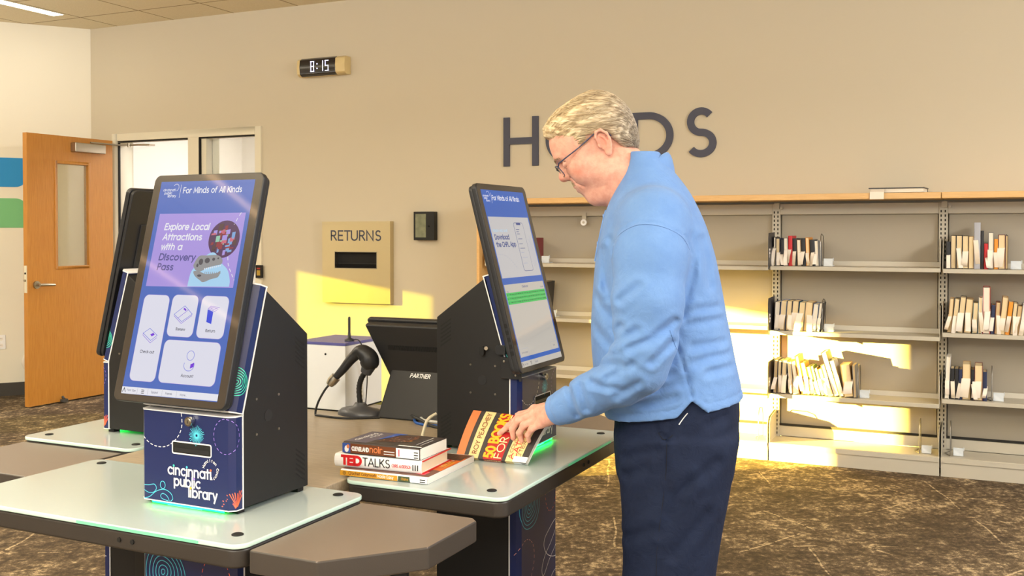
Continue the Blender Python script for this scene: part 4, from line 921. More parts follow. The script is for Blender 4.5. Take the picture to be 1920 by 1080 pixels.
# white cabinet with its aerial
o = thing('control_cabinet', 'white control cabinet with a violet reflection painted on top, standing on the staff table', 'cabinet', (-1.972, 2.885, TZ))
m = MB(); m.box(-.095, .095, -.11, .11, .004, .215, mat('cabinet_white', (226, 228, 230), rough=.28)); m.obj('cabinet_case', o, bevel=.002)
m = MB(); m.box(-.097, .097, -.112, .112, .215, .224, mat('reflection_lid', (92, 92, 150), rough=.25)); m.obj('reflection_lid', o, bevel=.001)  # violet reflection put into the colour of the top
m = MB(); m.cyl((.018, -.11, .185), (.018, -.1115, .185), .0035, M_softblack, n=12); m.obj('cabinet_lock', o)
m = MB(); m.box(-.095, .095, -.11, .11, 0, .004, M_softblack); m.obj('cabinet_foot', o)
o = thing('aerial', 'thin black stub aerial standing on the white cabinet', 'aerial', (-1.905, 2.84, TZ+.224))
m = MB(); m.lathe([(.016, 0), (.016, .006), (.006, .01), (.004, .03), (.0042, .075), (.003, .08), (0, .081)], M_plastic, 14); m.obj('aerial_rod', o)
m = MB(); m.tube(catmull([(.012, 0, .004), (.045, -.01, .004), (.06, .0, -.04), (.05, .03, -.12), (.03, .05, -.222)], 6), .002, M_plastic, 6); m.obj('aerial_lead', o)
# barcode scanner in its gooseneck stand
o = thing('scanner_stand', 'gooseneck scanner stand on the staff table beside the terminal', 'stand', (-1.806, 2.755, TZ))
M_sst = mat('stand_grey', (66, 66, 70), rough=.35)
m = MB(); T = Matrix.Diagonal((1.35, .8, 1, 1)); m.lathe([(.06, 0), (.06, .008), (.05, .02), (.02, .028), (.014, .04)], M_sst, 28, T); m.obj('stand_base', o)
pts = catmull([(0, 0, .03), (-.004, -.002, .08), (.006, -.006, .115), (.03, -.012, .145)], 8)
m = MB(); m.tube(pts, [.0085+.0012*(k % 2) for k in range(len(pts))], M_plastic, 10); m.obj('gooseneck', o)
m = MB(); m.tube([(.028, -.012, .138), (.044, -.012, .168), (.04, -.012, .2)], [.018, .026, .017], M_sst, 12); m.obj('cradle', o)
o = thing('barcode_scanner', 'black handheld barcode scanner resting in the gooseneck stand', 'scanner', (-1.806, 2.745, TZ))
m = MB(); m.tube(catmull([(.048, -.005, .152), (.04, -.006, .188), (.014, -.012, .203), (-.012, -.02, .184), (-.042, -.03, .146), (-.076, -.04, .108)], 6), [.020, .024, .028, .030, .031, .031, .030, .029, .028, .027, .027, .026, .025, .023, .021, .019, .0175, .017, .0165, .016, .0155, .015, .0145, .014, .0135, .013, .012, .011, .010, .009, .008][:31], M_plastic, 16)
m.obj('scanner_body', o)
m = MB(); m.tube([(-.062, -.036, .124), (-.074, -.0395, .110), (-.083, -.042, .099)], [.0165, .0165, .012], M_alu, 14); m.obj('grip_band', o)
m = MB(); m.tube(catmull([(-.082, -.042, .10), (-.098, -.047, .08), (-.12, -.052, .04), (-.127, -.056, .0035), (-.10, -.07, .0035), (0, -.075, .0035), (.09, -.02, .0035)], 8), .0035, M_plastic, 8); m.obj('scanner_cable', o)
# point-of-sale terminal seen from behind
o = thing('point_of_sale_terminal', 'black touch terminal turned away, its slanted stand lettered in white', 'terminal', (-1.605, 2.76, TZ))
m = MB()
st = [(-.125, -.03, 0), (.125, -.03, 0), (.112, .035, .18), (-.10, .035, .18)]
m.add([(x, y, z) for x, y, z in st]+[(x, y+.035, z) for x, y, z in st], [(0, 1, 2, 3), (7, 6, 5, 4), (0, 4, 5, 1), (1, 5, 6, 2), (2, 6, 7, 3), (3, 7, 4, 0)], M_plastic)
stand = m.obj('terminal_stand', o, bevel=.006, bseg=3)
m = MB(); q = lambda x, y, h: Vector((x, -.03+.065*(y/.18)-h*.94, y+h*.34)); pr = Print(q, .001); pr.text(m, 'PARTNER', -.03, .128, .0155, .15, M_pwhite, fit=.07, shear=.25); m.obj('lettering', stand)
HT = Matrix.Translation((.0, .075, .112)) @ Matrix.Rotation(math.radians(17), 4, 'X')
m = MB(); m.prism([(-.11, .015), (.11, .015), (.176, .2), (-.176, .2)], -.04, -.008, M_plastic, axes='xzy'); m.prism([(-.125, .0), (.125, .0), (.186, .2), (.184, .208), (-.184, .208), (-.186, .2)], -.008, .014, M_plastic, axes='xzy'); hd = m.obj('display_head', o, mw=HT, bevel=.006, bseg=3)
m = MB(); m.box(-.02, .15, -.0412, -.039, .02, .035, M_softblack)
for k in range(36): m.box(-.10+k*.0056, -.10+k*.0056+.003, -.0414, -.039, .118, .134, M_softblack)
m.obj('cooling_grille', hd)
m = MB(); m.box(-.10, .10, .005, .12, 0, .01, M_plastic); m.obj('stand_foot', o, bevel=.003)
# cables behind the terminal
for k, (nm, c, lab, pts) in enumerate([
    ('cable', (40, 90, 170), 'blue network cable snaking behind the terminal base', [(-1.6, 2.74, TZ+.004), (-1.56, 2.69, TZ+.004), (-1.50, 2.675, TZ+.004), (-1.40, 2.69, TZ+.004)]),
    ('cable', (214, 212, 206), 'white cable lying behind the terminal base', [(-1.58, 2.745, TZ+.011), (-1.54, 2.70, TZ+.012), (-1.49, 2.69, TZ+.012), (-1.40, 2.70, TZ+.004)]),
    ('cable', (40, 40, 42), 'black cable lying in front of the terminal base', [(-1.60, 2.725, TZ+.018), (-1.55, 2.685, TZ+.018), (-1.48, 2.66, TZ+.004), (-1.39, 2.67, TZ+.004)]),
    ('cable', (206, 196, 170), 'ivory cable dropping beside the kiosk the man uses', [(-1.365, 2.46, .86), (-1.385, 2.44, .84), (-1.39, 2.41, TZ+.004), (-1.375, 2.36, TZ+.004)])]):
    m = MB(); m.tube(catmull(pts, 8), .0045, mat('cable_%d' % k, c, rough=.4), 8); tag(m.obj(nm), lab, 'cable', 'cables on the staff table')

# ================================================================== THE READER'S BOOKS
def soft_book(name, label, L, W, H, cover, pages, hard=False, spine_paint=None, top_paint=None, loc=(0, 0, 0), rz=0.0, inner=None):
    """lying flat, spine along local x at y = 0 facing the reader; x 0..L, y 0..W, z 0..H"""
    root = thing(name, label, 'book', loc, rz, None)
    c = .0028 if hard else .0009; e = .004 if hard else 0
    m = MB(); n = 8
    prof = [(W, 0), (.006, 0)]+[(.006-.007*math.sin(PI*k/n), H/2-H/2*math.cos(PI*k/n)) for k in range(1, n)]+[(.006, H), (W, H), (W, H-c), (.006, H-c)]+[(.006-.004*math.sin(PI*k/n), H/2+(H/2-c)*math.cos(PI*k/n)) for k in range(1, n)]+[(.006, c), (W, c)]
    m.prism(prof, 0, L, cover, axes='yzx')
    if spine_paint: spine_paint(m)
    if top_paint: top_paint(m)
    m.obj('cover', root)
    m = MB(); m.box(e, L-e, .004, W-e-.0005, c, H-c, pages); m.obj('pages', root)
    if inner: m = MB(); inner(m); m.obj('inner_boards', root)
    return root
K = DT+.0003
M_pagew = mat('page_block_white', (240, 236, 226), rough=.85, var=.03, vscale=400); M_pagec = mat('page_block_cream', (238, 222, 190), rough=.85, var=.03, vscale=400)
c_gold = mat('print_gold', (206, 148, 40), rough=.4); c_dkgrn = mat('print_darkgreen', (66, 78, 50), rough=.4); c_brown = mat('print_brown', (112, 62, 34), rough=.4); c_grey = mat('cover_charcoal', (64, 56, 54), rough=.35); c_ink = mat('print_ink', (30, 28, 30), rough=.4); c_red = mat('print_red', (206, 30, 34), rough=.4)
c_o1 = mat('print_burnt', (220, 110, 40), rough=.4); c_o2 = mat('print_ochre', (236, 160, 60), rough=.4); c_umb = mat('print_umber', (110, 72, 58), rough=.4); c_pnk = mat('print_hotpink', (222, 90, 110), rough=.4); c_nblue = mat('print_nightblue', (60, 90, 170), rough=.4); c_lights = mat('print_citylight', (220, 130, 80), rough=.4); c_steel = mat('print_slate', (92, 86, 104), rough=.4)
def crochet_spine(m):
    pr = Print(lambda x, y, h: (x, -.0012-h, y), .0004); z1 = .0135
    pr.poly(m, [(0.0, .0015), (.155, .0015), (.155, z1), (0, z1)], c_gold, 0); pr.poly(m, [(.157, .0015), (.187, .0015), (.187, z1), (.157, z1)], c_dkgrn, 0); pr.poly(m, [(.189, .0015), (.232, .0015), (.232, z1), (.189, z1)], M_pwhite, 0)
    pr.text(m, 'Crochet Colorwork', .024, .005, .0095, .13, c_brown, 1, fit=.074); pr.text(m, 'Made Easy', .102, .005, .0095, .11, M_pwhite, 1, fit=.042); pr.text(m, 'Claire', .165, .005, .007, .12, c_gold, 1, fit=.018)
    for k in range(2): pr.line(m, [(.214, .0045+.005*k), (.228, .0045+.005*k)], .0022, c_ink, 1, cap=False)
    for k in range(4): pr.poly(m, ell(.012, .0075, .0045-.001*k, .0045-.001*k, 12), [c_brown, c_gold, c_dkgrn, c_gold][k], 1+k)
def crochet_top(m):
    pr = Print(lambda x, y, h: (x, y, .0155+h), .0004); rnd = random.Random(4)
    pr.poly(m, [(.0, .006), (.232, .006), (.232, .252), (0, .252)], c_umb, 0)
    pr.poly(m, [(.13, .09), (.232, .07), (.232, .21), (.14, .24)], c_o1, 1); pr.poly(m, [(.15, .12), (.225, .105), (.225, .165), (.15, .18)], c_o2, 2); pr.poly(m, [(.16, .03), (.215, .02), (.215, .05), (.165, .06)], c_pnk, 2); pr.poly(m, [(.14, .19), (.228, .185), (.226, .245), (.12, .245)], mat('print_darkwood', (78, 58, 44)), 2)
    for k in range(30): x = rnd.uniform(.15, .22); y = rnd.uniform(.11, .18); pr.poly(m, ell(x, y, .004, .0025, 8), rnd.choice([c_o1, M_pyellow, M_pwhite, c_umb]), 3)
    for k in range(6): pr.line(m, [(.12, .195+.009*k), (.225, .19+.009*k)], .0012, c_umb, 4)
    for k in range(6): pr.line(m, [(.145+.014*k, .23), (.15+.014*k, .1)], .001, c_umb, 5)
soft_book('book', 'large crochet paperback with gold spine at the bottom of the stack', .232, .256, .0155, M_pwhite, M_pagew, False, crochet_spine, crochet_top, (-1.388, 2.030, K), math.radians(2))
def ted_spine(m):
    pr = Print(lambda x, y, h: (x, -.0012-h, y), .0004)
    pr.text(m, 'TED', .022, .009, .0265, .26, c_red, 1, fit=.05); pr.text(m, 'TALKS', .079, .0085, .0265, .095, c_ink, 1, fit=.07); pr.text(m, 'CHRIS ANDERSON', .156, .0115, .0095, .1, c_red, 1, fit=.05)
    for k in range(3): pr.line(m, [(.211+.006*k, .0075), (.211+.006*k, .021)], .0026, c_ink, 1, cap=False)
def ted_inner(m):
    m.box(.004, .2335, .008, .158, .0003, .0031, c_red); m.box(.004, .2335, .008, .158, .0279, .0307, c_red)
z1 = K+.016
t = soft_book('book', 'white hardcover with red and black spine lettering in the middle of the stack', .232, .155, .031, M_pwhite, M_pagec, True, ted_spine, None, (-1.415, 2.045, z1), math.radians(3.5))
m = MB(); m.box(.2322, .235, .004, .158, .0001, .003, c_red); m.box(.2322, .235, .004, .158, .028, .0309, c_red); m.box(.0, .235, .1552, .158, .0001, .003, c_red); m.box(.0, .235, .1552, .158, .028, .0309, c_red); m.obj('case_boards', t)
def cn_spine(m):
    pr = Print(lambda x, y, h: (x, -.0012-h, y), .0004); a, b = .003, .0255
    pr.poly(m, [(0, a), (.022, a), (.022, b), (0, b)], c_nblue, 0); pr.poly(m, ell(.012, .012, .006, .008, 12), M_pwhite, 1); pr.poly(m, ell(.016, .018, .004, .005, 10), c_lights, 2)
    pr.poly(m, [(.022, a), (.148, a), (.148, b), (.022, b)], c_brown, 0); pr.poly(m, [(.148, a), (.21, a), (.21, b), (.148, b)], M_pwhite, 0)
    pr.text(m, 'CLEVELAND', .027, .0095, .0125, .19, M_pwhite, 1, fit=.046); pr.text(m, 'noir', .077, .009, .02, .12, c_lights, 1, fit=.032)
    for k in range(2): pr.line(m, [(.115, .008+.006*k), (.144, .008+.006*k)], .0018, M_pwhite, 1, cap=False)
    pr.line(m, [(.156, .006), (.156, .022)], .003, c_pnk, 1, cap=False)
    for k in range(3): pr.line(m, [(.196, .006+.006*k), (.207, .006+.006*k)], .0024, c_ink, 1, cap=False)
def cn_top(m):
    pr = Print(lambda x, y, h: (x, y, .028+h), .0004); rnd = random.Random(9)
    pr.poly(m, [(.0, .006), (.21, .006), (.21, .134), (0, .134)], c_grey, 0); pr.poly(m, [(.0, .006), (.06, .006), (.075, .134), (0, .134)], c_steel, 1)
    pr.poly(m, [(.066, .05), (.105, .134), (.072, .134)], c_nblue, 2); pr.poly(m, [(.075, .03), (.15, .05), (.155, .11), (.09, .12)], mat('print_dusk', (70, 46, 40)), 2)
    for k in range(70):
        x = rnd.uniform(.078, .152); y = .04+(x-.075)*.3+rnd.uniform(-.006, .06); pr.poly(m, [(x, y), (x+rnd.uniform(.002, .01), y+.001), (x+.004, y+rnd.uniform(.001, .004))], rnd.choice([c_lights, c_lights, c_brown, M_pwhite, c_o2]), 3)
    pr.text(m, 'cleveland', .026, .024, .018, .12, M_pwhite, 4, rot=PI/2-.06, fit=.09); pr.text(m, 'noir', .045, .064, .018, .12, M_pwhite, 4, rot=PI/2-.06, fit=.05)
    for k in range(5): pr.line(m, [(.178+.006*k, .03), (.178+.006*k, .03+rnd.uniform(.06, .09))], .0016, M_pwhite if k % 2 else c_steel, 4, cap=False)
    pr.poly(m, [(.148, .006), (.21, .006), (.21, .014), (.148, .014)], M_pwhite, 5)
soft_book('book', 'dark paperback with a brown spine and night skyline on top of the stack', .21, .136, .028, c_grey, M_pagew, False, cn_spine, cn_top, (-1.398, 2.055, z1+.0314), math.radians(1))

# the paperback being laid down: bent, spine on the glass, open edge lifted by the hand
M_or = mat('cover_stripe_orange', (222, 122, 72), rough=.3); M_dk = mat('cover_stripe_dark', (58, 54, 54), rough=.3); M_cr = mat('cover_stripe_cream', (226, 200, 140), rough=.35); M_rd = mat('cover_stripe_red', (172, 32, 34), rough=.3); M_og = mat('cover_letter_orange', (250, 176, 36), rough=.3); M_crm = mat('cover_letter_cream', (244, 222, 170), rough=.3); M_bgt = mat('cover_letter_brown', (120, 50, 30), rough=.3)
bk = thing('book', 'bent red and cream paperback under the fingers on the glass desk', 'book', (-1.221, 2.300, DT+.0006), math.radians(0))
BL, BW, BT = .196, .140, .013
def bend(u, v, h):
    """u along the spine (0..BL), v across from the spine, h above the lower face"""
    k = 2.6; a0 = math.radians(56); a = a0-k*v*.9-.0          # flatter towards the open edge
    # integrate the arc
    n = 12; y = z = 0.0
    for i in range(n):
        vv = (i+.5)/n*v; an = a0-k*vv; y += math.cos(an)*v/n; z += math.sin(an)*v/n
    an = a0-k*v
    sag = .012*(u/BL)**2*(v/BW)
    return Vector((u+.02*(v/BW)*(u/BL), y-math.sin(an)*h+.012, z+math.cos(an)*h-sag))
def sheet(m, u0, u1, v0, v1, h, mt, nu=10, nv=10):
    vs = [bend(u0+(u1-u0)*i/nu, v0+(v1-v0)*j/nv, h) for j in range(nv+1) for i in range(nu+1)]
    m.add(vs, [(j*(nu+1)+i, j*(nu+1)+i+1, (j+1)*(nu+1)+i+1, (j+1)*(nu+1)+i) for j in range(nv) for i in range(nu)], mt, True)
m = MB()
sheet(m, 0, BL, 0, BW, 0, M_pwhite); 
for v in (0.0, ):
    vs = [bend(BL*i/10, v, BT*j) for j in (0, 1) for i in range(11)]; m.add(vs, [(i, i+1, 12+i, 11+i) for i in range(10)], M_dk)
def cols(m, h, v0, v1, l=0):
    for u0, u1, mt in ((0, .022, M_or), (.022, .034, M_dk), (.034, .062, M_cr), (.062, .076, M_dk), (.076, .128, M_rd), (.128, .138, M_dk), (.138, .178, M_cr), (.178, BL, M_dk)): sheet(m, u0, u1, v0, v1, h, mt, 3, 10)
cols(m, BT, 0, BW)
pr = Print(lambda x, y, h: bend(x, y, BT+h), .0005, .0002)
pr.text(m, '50 BOOKS', .101, .006, .034, .17, M_og, 1, rot=PI/2, fit=.128); pr.text(m, 'FOR LIFE', .124, .006, .027, .1, M_crm, 1, rot=PI/2, fit=.128)
pr.text(m, 'ROY PEACHEY', .054, .012, .0165, .11, M_bgt, 1, rot=PI/2, fit=.118); pr.text(m, 'A CONCISE GUIDE', .149, .01, .0105, .1, M_bgt, 1, rot=PI/2, fit=.12); pr.text(m, 'CATHOLIC', .163, .008, .0175, .13, c_red, 1, rot=PI/2, fit=.125); pr.text(m, 'LITERATURE', .174, .012, .0125, .11, M_bgt, 1, rot=PI/2, fit=.118)
ps = Print(lambda x, y, h: bend(x, -h, y), .0006, .0002)
for u0, u1, mt in ((0, .022, M_or), (.034, .062, M_cr), (.076, .128, M_rd), (.138, .16, M_cr), (.16, BL, M_pwhite)): ps.poly(m, [(u0, .0005), (u1, .0005), (u1, BT-.0005), (u0, BT-.0005)], mt, 0)
ps.text(m, '50 BOOKS FOR LIFE', .079, .004, .0085, .13, M_crm, 1, fit=.046)
for k in range(3): ps.line(m, [(.182, .003+.0035*k), (.193, .003+.0035*k)], .0015, c_ink, 1, cap=False)
pr.poly(m, [(.158, .0005), (.1955, .0005), (.1955, .016), (.158, .016)], M_pwhite, 2)
m.obj('cover', bk)
m = MB()
N = 12
for u, flip in ((.0015, 0), (BL-.0015, 1)):
    vs = [bend(u, BW*j/N, BT*q+(.0006 if q == 0 else -.0006)) for q in (0, 1) for j in range(N+1)]; m.add(vs, [(j, j+1, N+2+j, N+1+j) for j in range(N)], M_pagew)
vs = [bend(BL*i/10, BW-.001, BT*q) for q in (0, 1) for i in range(11)]; m.add(vs, [(i, i+1, 12+i, 11+i) for i in range(10)], M_pagew)
m.obj('pages', bk)

# ================================================================== THE READER
MAN = thing('person', 'grey-haired man in light blue shirt, navy trousers and glasses, hand on a book', 'person', (-.76, 2.5, 0), math.radians(16.2))
# local frame: faces -x, his left side is -y, z up
class Field:
    def __init__(s, lo, hi, h):
        s.lo = np.array(lo, np.float32); s.h = h
        n = [int(math.ceil((b-a)/h))+1 for a, b in zip(lo, hi)]
        ax = [np.float32(lo[i])+h*np.arange(n[i], dtype=np.float32) for i in range(3)]
        s.X, s.Y, s.Z = np.meshgrid(*ax, indexing='ij'); s.n = n
def smin(a, b, k):
    h = np.clip(.5+.5*(b-a)/k, 0, 1); return b*(1-h)+a*h-k*h*(1-h)
def smax(a, b, k): return -smin(-a, -b, k)
def s_ell(X, Y, Z, c, r, R=None):
    x, y, z = X-c[0], Y-c[1], Z-c[2]
    if R is not None:
        R = np.array(R); x, y, z = R[0][0]*x+R[0][1]*y+R[0][2]*z, R[1][0]*x+R[1][1]*y+R[1][2]*z, R[2][0]*x+R[2][1]*y+R[2][2]*z
    k0 = np.sqrt((x/r[0])**2+(y/r[1])**2+(z/r[2])**2)+1e-6; k1 = np.sqrt((x/r[0]**2)**2+(y/r[1]**2)**2+(z/r[2]**2)**2)+1e-6
    return k0*(k0-1)/k1
def s_cap(X, Y, Z, a, b, ra, rb):
    a = np.array(a, float); b = np.array(b, float); d = b-a; L = d@d+1e-9
    t = np.clip(((X-a[0])*d[0]+(Y-a[1])*d[1]+(Z-a[2])*d[2])/L, 0, 1)
    return np.sqrt((X-a[0]-t*d[0])**2+(Y-a[1]-t*d[1])**2+(Z-a[2]-t*d[2])**2)-(ra+(rb-ra)*t)
def s_chain(X, Y, Z, pts, rad, k=.01):
    d = None
    for i in range(len(pts)-1):
        c = s_cap(X, Y, Z, pts[i], pts[i+1], rad[i], rad[i+1]); d = c if d is None else smin(d, c, k)
    return d
def s_loft(X, Y, Z, st, p=2.3):
    """st rows: z, x front, x back, y centre, half width"""
    st = np.array(sorted(st)); z = st[:, 0]; zz = np.linspace(z[0], z[-1], 200)
    def cub(v):
        # smooth resample
        w = np.interp(zz, z, v); ker = np.ones(13)/13; wp = np.pad(w, 6, mode='edge'); return np.convolve(wp, ker, 'valid')
    xf, xb, yc, hw = cub(st[:, 1]), cub(st[:, 2]), cub(st[:, 3]), cub(st[:, 4])
    f = lambda a: np.interp(Z, zz, a)
    cx = (f(xf)+f(xb))/2; a = (f(xb)-f(xf))/2; b = f(hw)
    q = ((np.abs(X-cx)/a)**p+(np.abs(Y-f(yc))/b)**p)**(1/p)
    d = (q-1)*np.minimum(a, b)
    return np.maximum(d, np.maximum(z[0]-Z, Z-z[-1]))
def creases(X, Z, lines, amp, w):
    out = np.zeros_like(X)
    for pts in lines:
        dd = None
        for i in range(len(pts)-1):
            a, b = np.array(pts[i]), np.array(pts[i+1]); d = b-a; t = np.clip(((X-a[0])*d[0]+(Z-a[1])*d[1])/(d@d+1e-9), 0, 1)
            e = np.hypot(X-a[0]-t*d[0], Z-a[1]-t*d[1]); dd = e if dd is None else np.minimum(dd, e)
        out += amp*(np.exp(-(dd/w)**2)-.55*np.exp(-((dd-1.9*w)/w)**2))
    return out
def wobble(X, Y, Z, f, seed):
    r = np.random.RandomState(seed); o = np.zeros_like(X)
    for k in range(6):
        d = r.normal(size=3); d /= np.linalg.norm(d); o += np.sin((X*d[0]+Y*d[1]+Z*d[2])*f*r.uniform(.7, 1.5)+r.uniform(0, 6.3))
    return o/6
def nets(F, D):
    """surface nets: one vertex per crossed cell"""
    D = D.astype(np.float32); n = D.shape; S = D < 0
    c = [(i, j, k) for i in (0, 1) for j in (0, 1) for k in (0, 1)]
    sl = lambda o: tuple(slice(o[a], n[a]-1+o[a]) for a in range(3))
    cnt = sum(S[sl(o)].astype(np.int8) for o in c); act = (cnt > 0) & (cnt < 8)
    idx = np.argwhere(act); P = np.zeros((len(idx), 3)); W = np.zeros(len(idx))
    ed = [(a, b) for a in c for b in c if a < b and sum(abs(x-y) for x, y in zip(a, b)) == 1]
    for a, b in ed:
        da = D[idx[:, 0]+a[0], idx[:, 1]+a[1], idx[:, 2]+a[2]]; db = D[idx[:, 0]+b[0], idx[:, 1]+b[1], idx[:, 2]+b[2]]
        m = (da < 0) != (db < 0); t = np.where(m, da/(da-db+1e-12), 0)
        P += m[:, None]*(np.array(a)+t[:, None]*(np.array(b)-np.array(a))); W += m
    V = (idx+P/W[:, None])*F.h+F.lo
    ids = -np.ones(act.shape, np.int64); ids[tuple(idx.T)] = np.arange(len(idx)); Q = []
    for ax in range(3):
        o = [0, 0, 0]; o[ax] = 1; s0 = [slice(1, n[a]-1) for a in range(3)]; s0[ax] = slice(0, n[ax]-1); s1 = list(s0); s1[ax] = slice(1, n[ax])
        ch = np.argwhere(S[tuple(s0)] != S[tuple(s1)])
        off = np.array([0 if a == ax else 1 for a in range(3)]); ch = ch+off
        u, v = [a for a in range(3) if a != ax]; eu = np.zeros(3, int); eu[u] = 1; ev = np.zeros(3, int); ev[v] = 1
        g = lambda p: ids[p[:, 0], p[:, 1], p[:, 2]]
        q = np.stack([g(ch-eu-ev), g(ch-ev), g(ch), g(ch-eu)], 1)
        ins = S[ch[:, 0], ch[:, 1], ch[:, 2]]; fl = ins if ax != 1 else ~ins
        q[~fl] = q[~fl][:, ::-1]; Q.append(q)
    return V, np.concatenate(Q)
def smooth_mesh(V, Q, it=1, lam=.5):
    e = np.concatenate([Q[:, [0, 1]], Q[:, [1, 2]], Q[:, [2, 3]], Q[:, [3, 0]]])
    for _ in range(it):
        A_ = np.zeros_like(V); w = np.zeros(len(V))
        np.add.at(A_, e[:, 0], V[e[:, 1]]); np.add.at(w, e[:, 0], 1); np.add.at(A_, e[:, 1], V[e[:, 0]]); np.add.at(w, e[:, 1], 1)
        V = V*(1-lam)+lam*A_/np.maximum(w, 1)[:, None]
    return V
def mesh_obj(name, parts, mats, parent, attr=None):
    V = np.concatenate([p[0] for p in parts]); off = np.cumsum([0]+[len(p[0]) for p in parts[:-1]]); Q = np.concatenate([p[1]+o for p, o in zip(parts, off)])
    me = bpy.data.meshes.new(name); me.from_pydata(V.tolist(), [], Q.tolist())
    for m in mats: me.materials.append(m)
    me.polygons.foreach_set('use_smooth', [True]*len(me.polygons)); me.update()
    o = bpy.data.objects.new(name, me); COL.objects.link(o); o.parent = parent
    return o

# ---------------- head frame
HO = np.array([-.133, 0, 1.575]); PT, YT = math.radians(35), math.radians(4)
fh = np.array([-math.cos(YT), -math.sin(YT), 0]); FW = math.cos(PT)*fh-math.sin(PT)*np.array([0, 0, 1]); UPV = math.sin(PT)*fh+math.cos(PT)*np.array([0, 0, 1]); LT = np.cross(FW, UPV)   # right-hand side of the face
def to_head(X, Y, Z):
    x, y, z = X-HO[0], Y-HO[1], Z-HO[2]
    return FW[0]*x+FW[1]*y+FW[2]*z, LT[0]*x+LT[1]*y+LT[2]*z, UPV[0]*x+UPV[1]*y+UPV[2]*z
def from_head(u, v, w): return HO+u*FW+v*LT+w*UPV
def head_sdf(X, Y, Z):
    u, v, w = to_head(X, Y, Z); av = np.abs(v); E = lambda c, r, R=None: s_ell(u, av, w, c, r, R)
    d = E((.0, 0, .045), (.1, .078, .088))
    d = smin(d, E((.05, 0, .05), (.06, .066, .058)), .03)
    d = smin(d, E((.05, 0, -.005), (.058, .061, .075)), .03)
    d = smin(d, E((.052, 0, -.068), (.046, .05, .042)), .03)
    d = smin(d, E((.086, 0, -.092), (.018, .022, .019)), .025)
    d = smin(d, E((.02, .052, -.055), (.03, .018, .03)), .03)
    d = smin(d, E((.068, .042, -.022), (.033, .022, .03)), .025)
    d = smin(d, E((.097, .018, .036), (.015, .03, .011)), .016)
    d = smin(d, E((.088, 0, -.045), (.024, .03, .03)), .02)
    d = smax(d, -s_ell(u, av, w, (.113, .034, .013), (.016, .019, .013)), .012)
    d = smin(d, s_cap(u, v, w, (.104, 0, .024), (.121, 0, -.004), .0085, .0105), .014)
    d = smin(d, E((.1205, 0, -.0085), (.0125, .0135, .0115)), .008)
    d = smin(d, E((.110, .0135, -.0145), (.011, .0075, .009)), .007)
    d = smax(d, -s_ell(u, av, w, (.1165, .0075, -.0215), (.0045, .0032, .003)), .003)
    d = smin(d, s_ell(u, av, w, (.096, .033, .0135), (.011, .0145, .0115)), .005)
    # lid crease and lower bag
    d = smax(d, -s_cap(u, av, w, (.106, .022, .0105), (.0985, .046, .0085), .0012, .0012), .003)
    d = smax(d, -s_cap(u, av, w, (.106, .022, .0225), (.0955, .046, .0195), .0012, .0012), .004)
    d = smin(d, s_cap(u, av, w, (.101, .024, -.0005), (.093, .044, .0005), .004, .004), .008)
    # mouth
    d = smin(d, s_cap(u, av, w, (.1105, 0, -.0445), (.099, .022, -.0485), .0048, .003), .006)
    d = smin(d, s_cap(u, av, w, (.1085, 0, -.0565), (.098, .02, -.0545), .0055, .003), .006)
    d = smax(d, -s_cap(u, av, w, (.116, 0, -.0505), (.0985, .026, -.0525), .0014, .0014), .003)
    # cheek fold and jaw groove
    d = smax(d, -s_cap(u, av, w, (.1065, .018, -.018), (.0955, .036, -.056), .0016, .0012), .008)
    d = smin(d, E((.045, .0, -.105), (.045, .042, .02)), .03)
    d = smax(d, -s_cap(u, av, w, (.073, .05, -.083), (.035, .062, -.088), .0018, .0014), .008)
    # ear: thin bowl, rolled rim, inner ridge, lobe and tragus
    ear = s_ell(u, av, w, (-.009, .0785, .005), (.0165, .0045, .031))
    rim = s_chain(u, av, w, [(.0035, .082, .008), (.003, .0855, .022), (-.006, .088, .0335), (-.018, .0895, .031), (-.0255, .0895, .016), (-.0245, .088, .0), (-.018, .0865, -.014), (-.010, .084, -.023)], [.0032, .0034, .0036, .0038, .0038, .0036, .0034, .0034], .003)
    ear = smin(ear, rim, .003)
    ear = smin(ear, s_chain(u, av, w, [(-.008, .0835, .022), (-.0155, .085, .010), (-.0155, .085, -.004), (-.008, .0845, -.0135), (.001, .083, -.0125)], [.0026, .0034, .0036, .0032, .003], .003), .0025)
    ear = smin(ear, s_ell(u, av, w, (-.003, .082, -.0245), (.0085, .0055, .0095)), .004)
    ear = smin(ear, s_ell(u, av, w, (.0065, .082, -.001), (.004, .005, .0065)), .003)
    d = smin(d, ear, .004)
    # neck (in body frame)
    d = smin(d, s_cap(X, Y, Z, (-.085, 0, 1.525), (-.025, 0, 1.40), .064, .068), .03)
    d = smin(d, s_cap(X, Y, Z, (-.075, -.05, 1.505), (-.085, -.012, 1.41), .014, .012), .02)
    return d
F = Field((-.3, -.115, 1.39), (.03, .115, 1.74), .0026)
D = head_sdf(F.X, F.Y, F.Z); D = np.maximum(D, 1.4-F.Z)
head = nets(F, D); head = (smooth_mesh(*head, 1, .35), head[1])

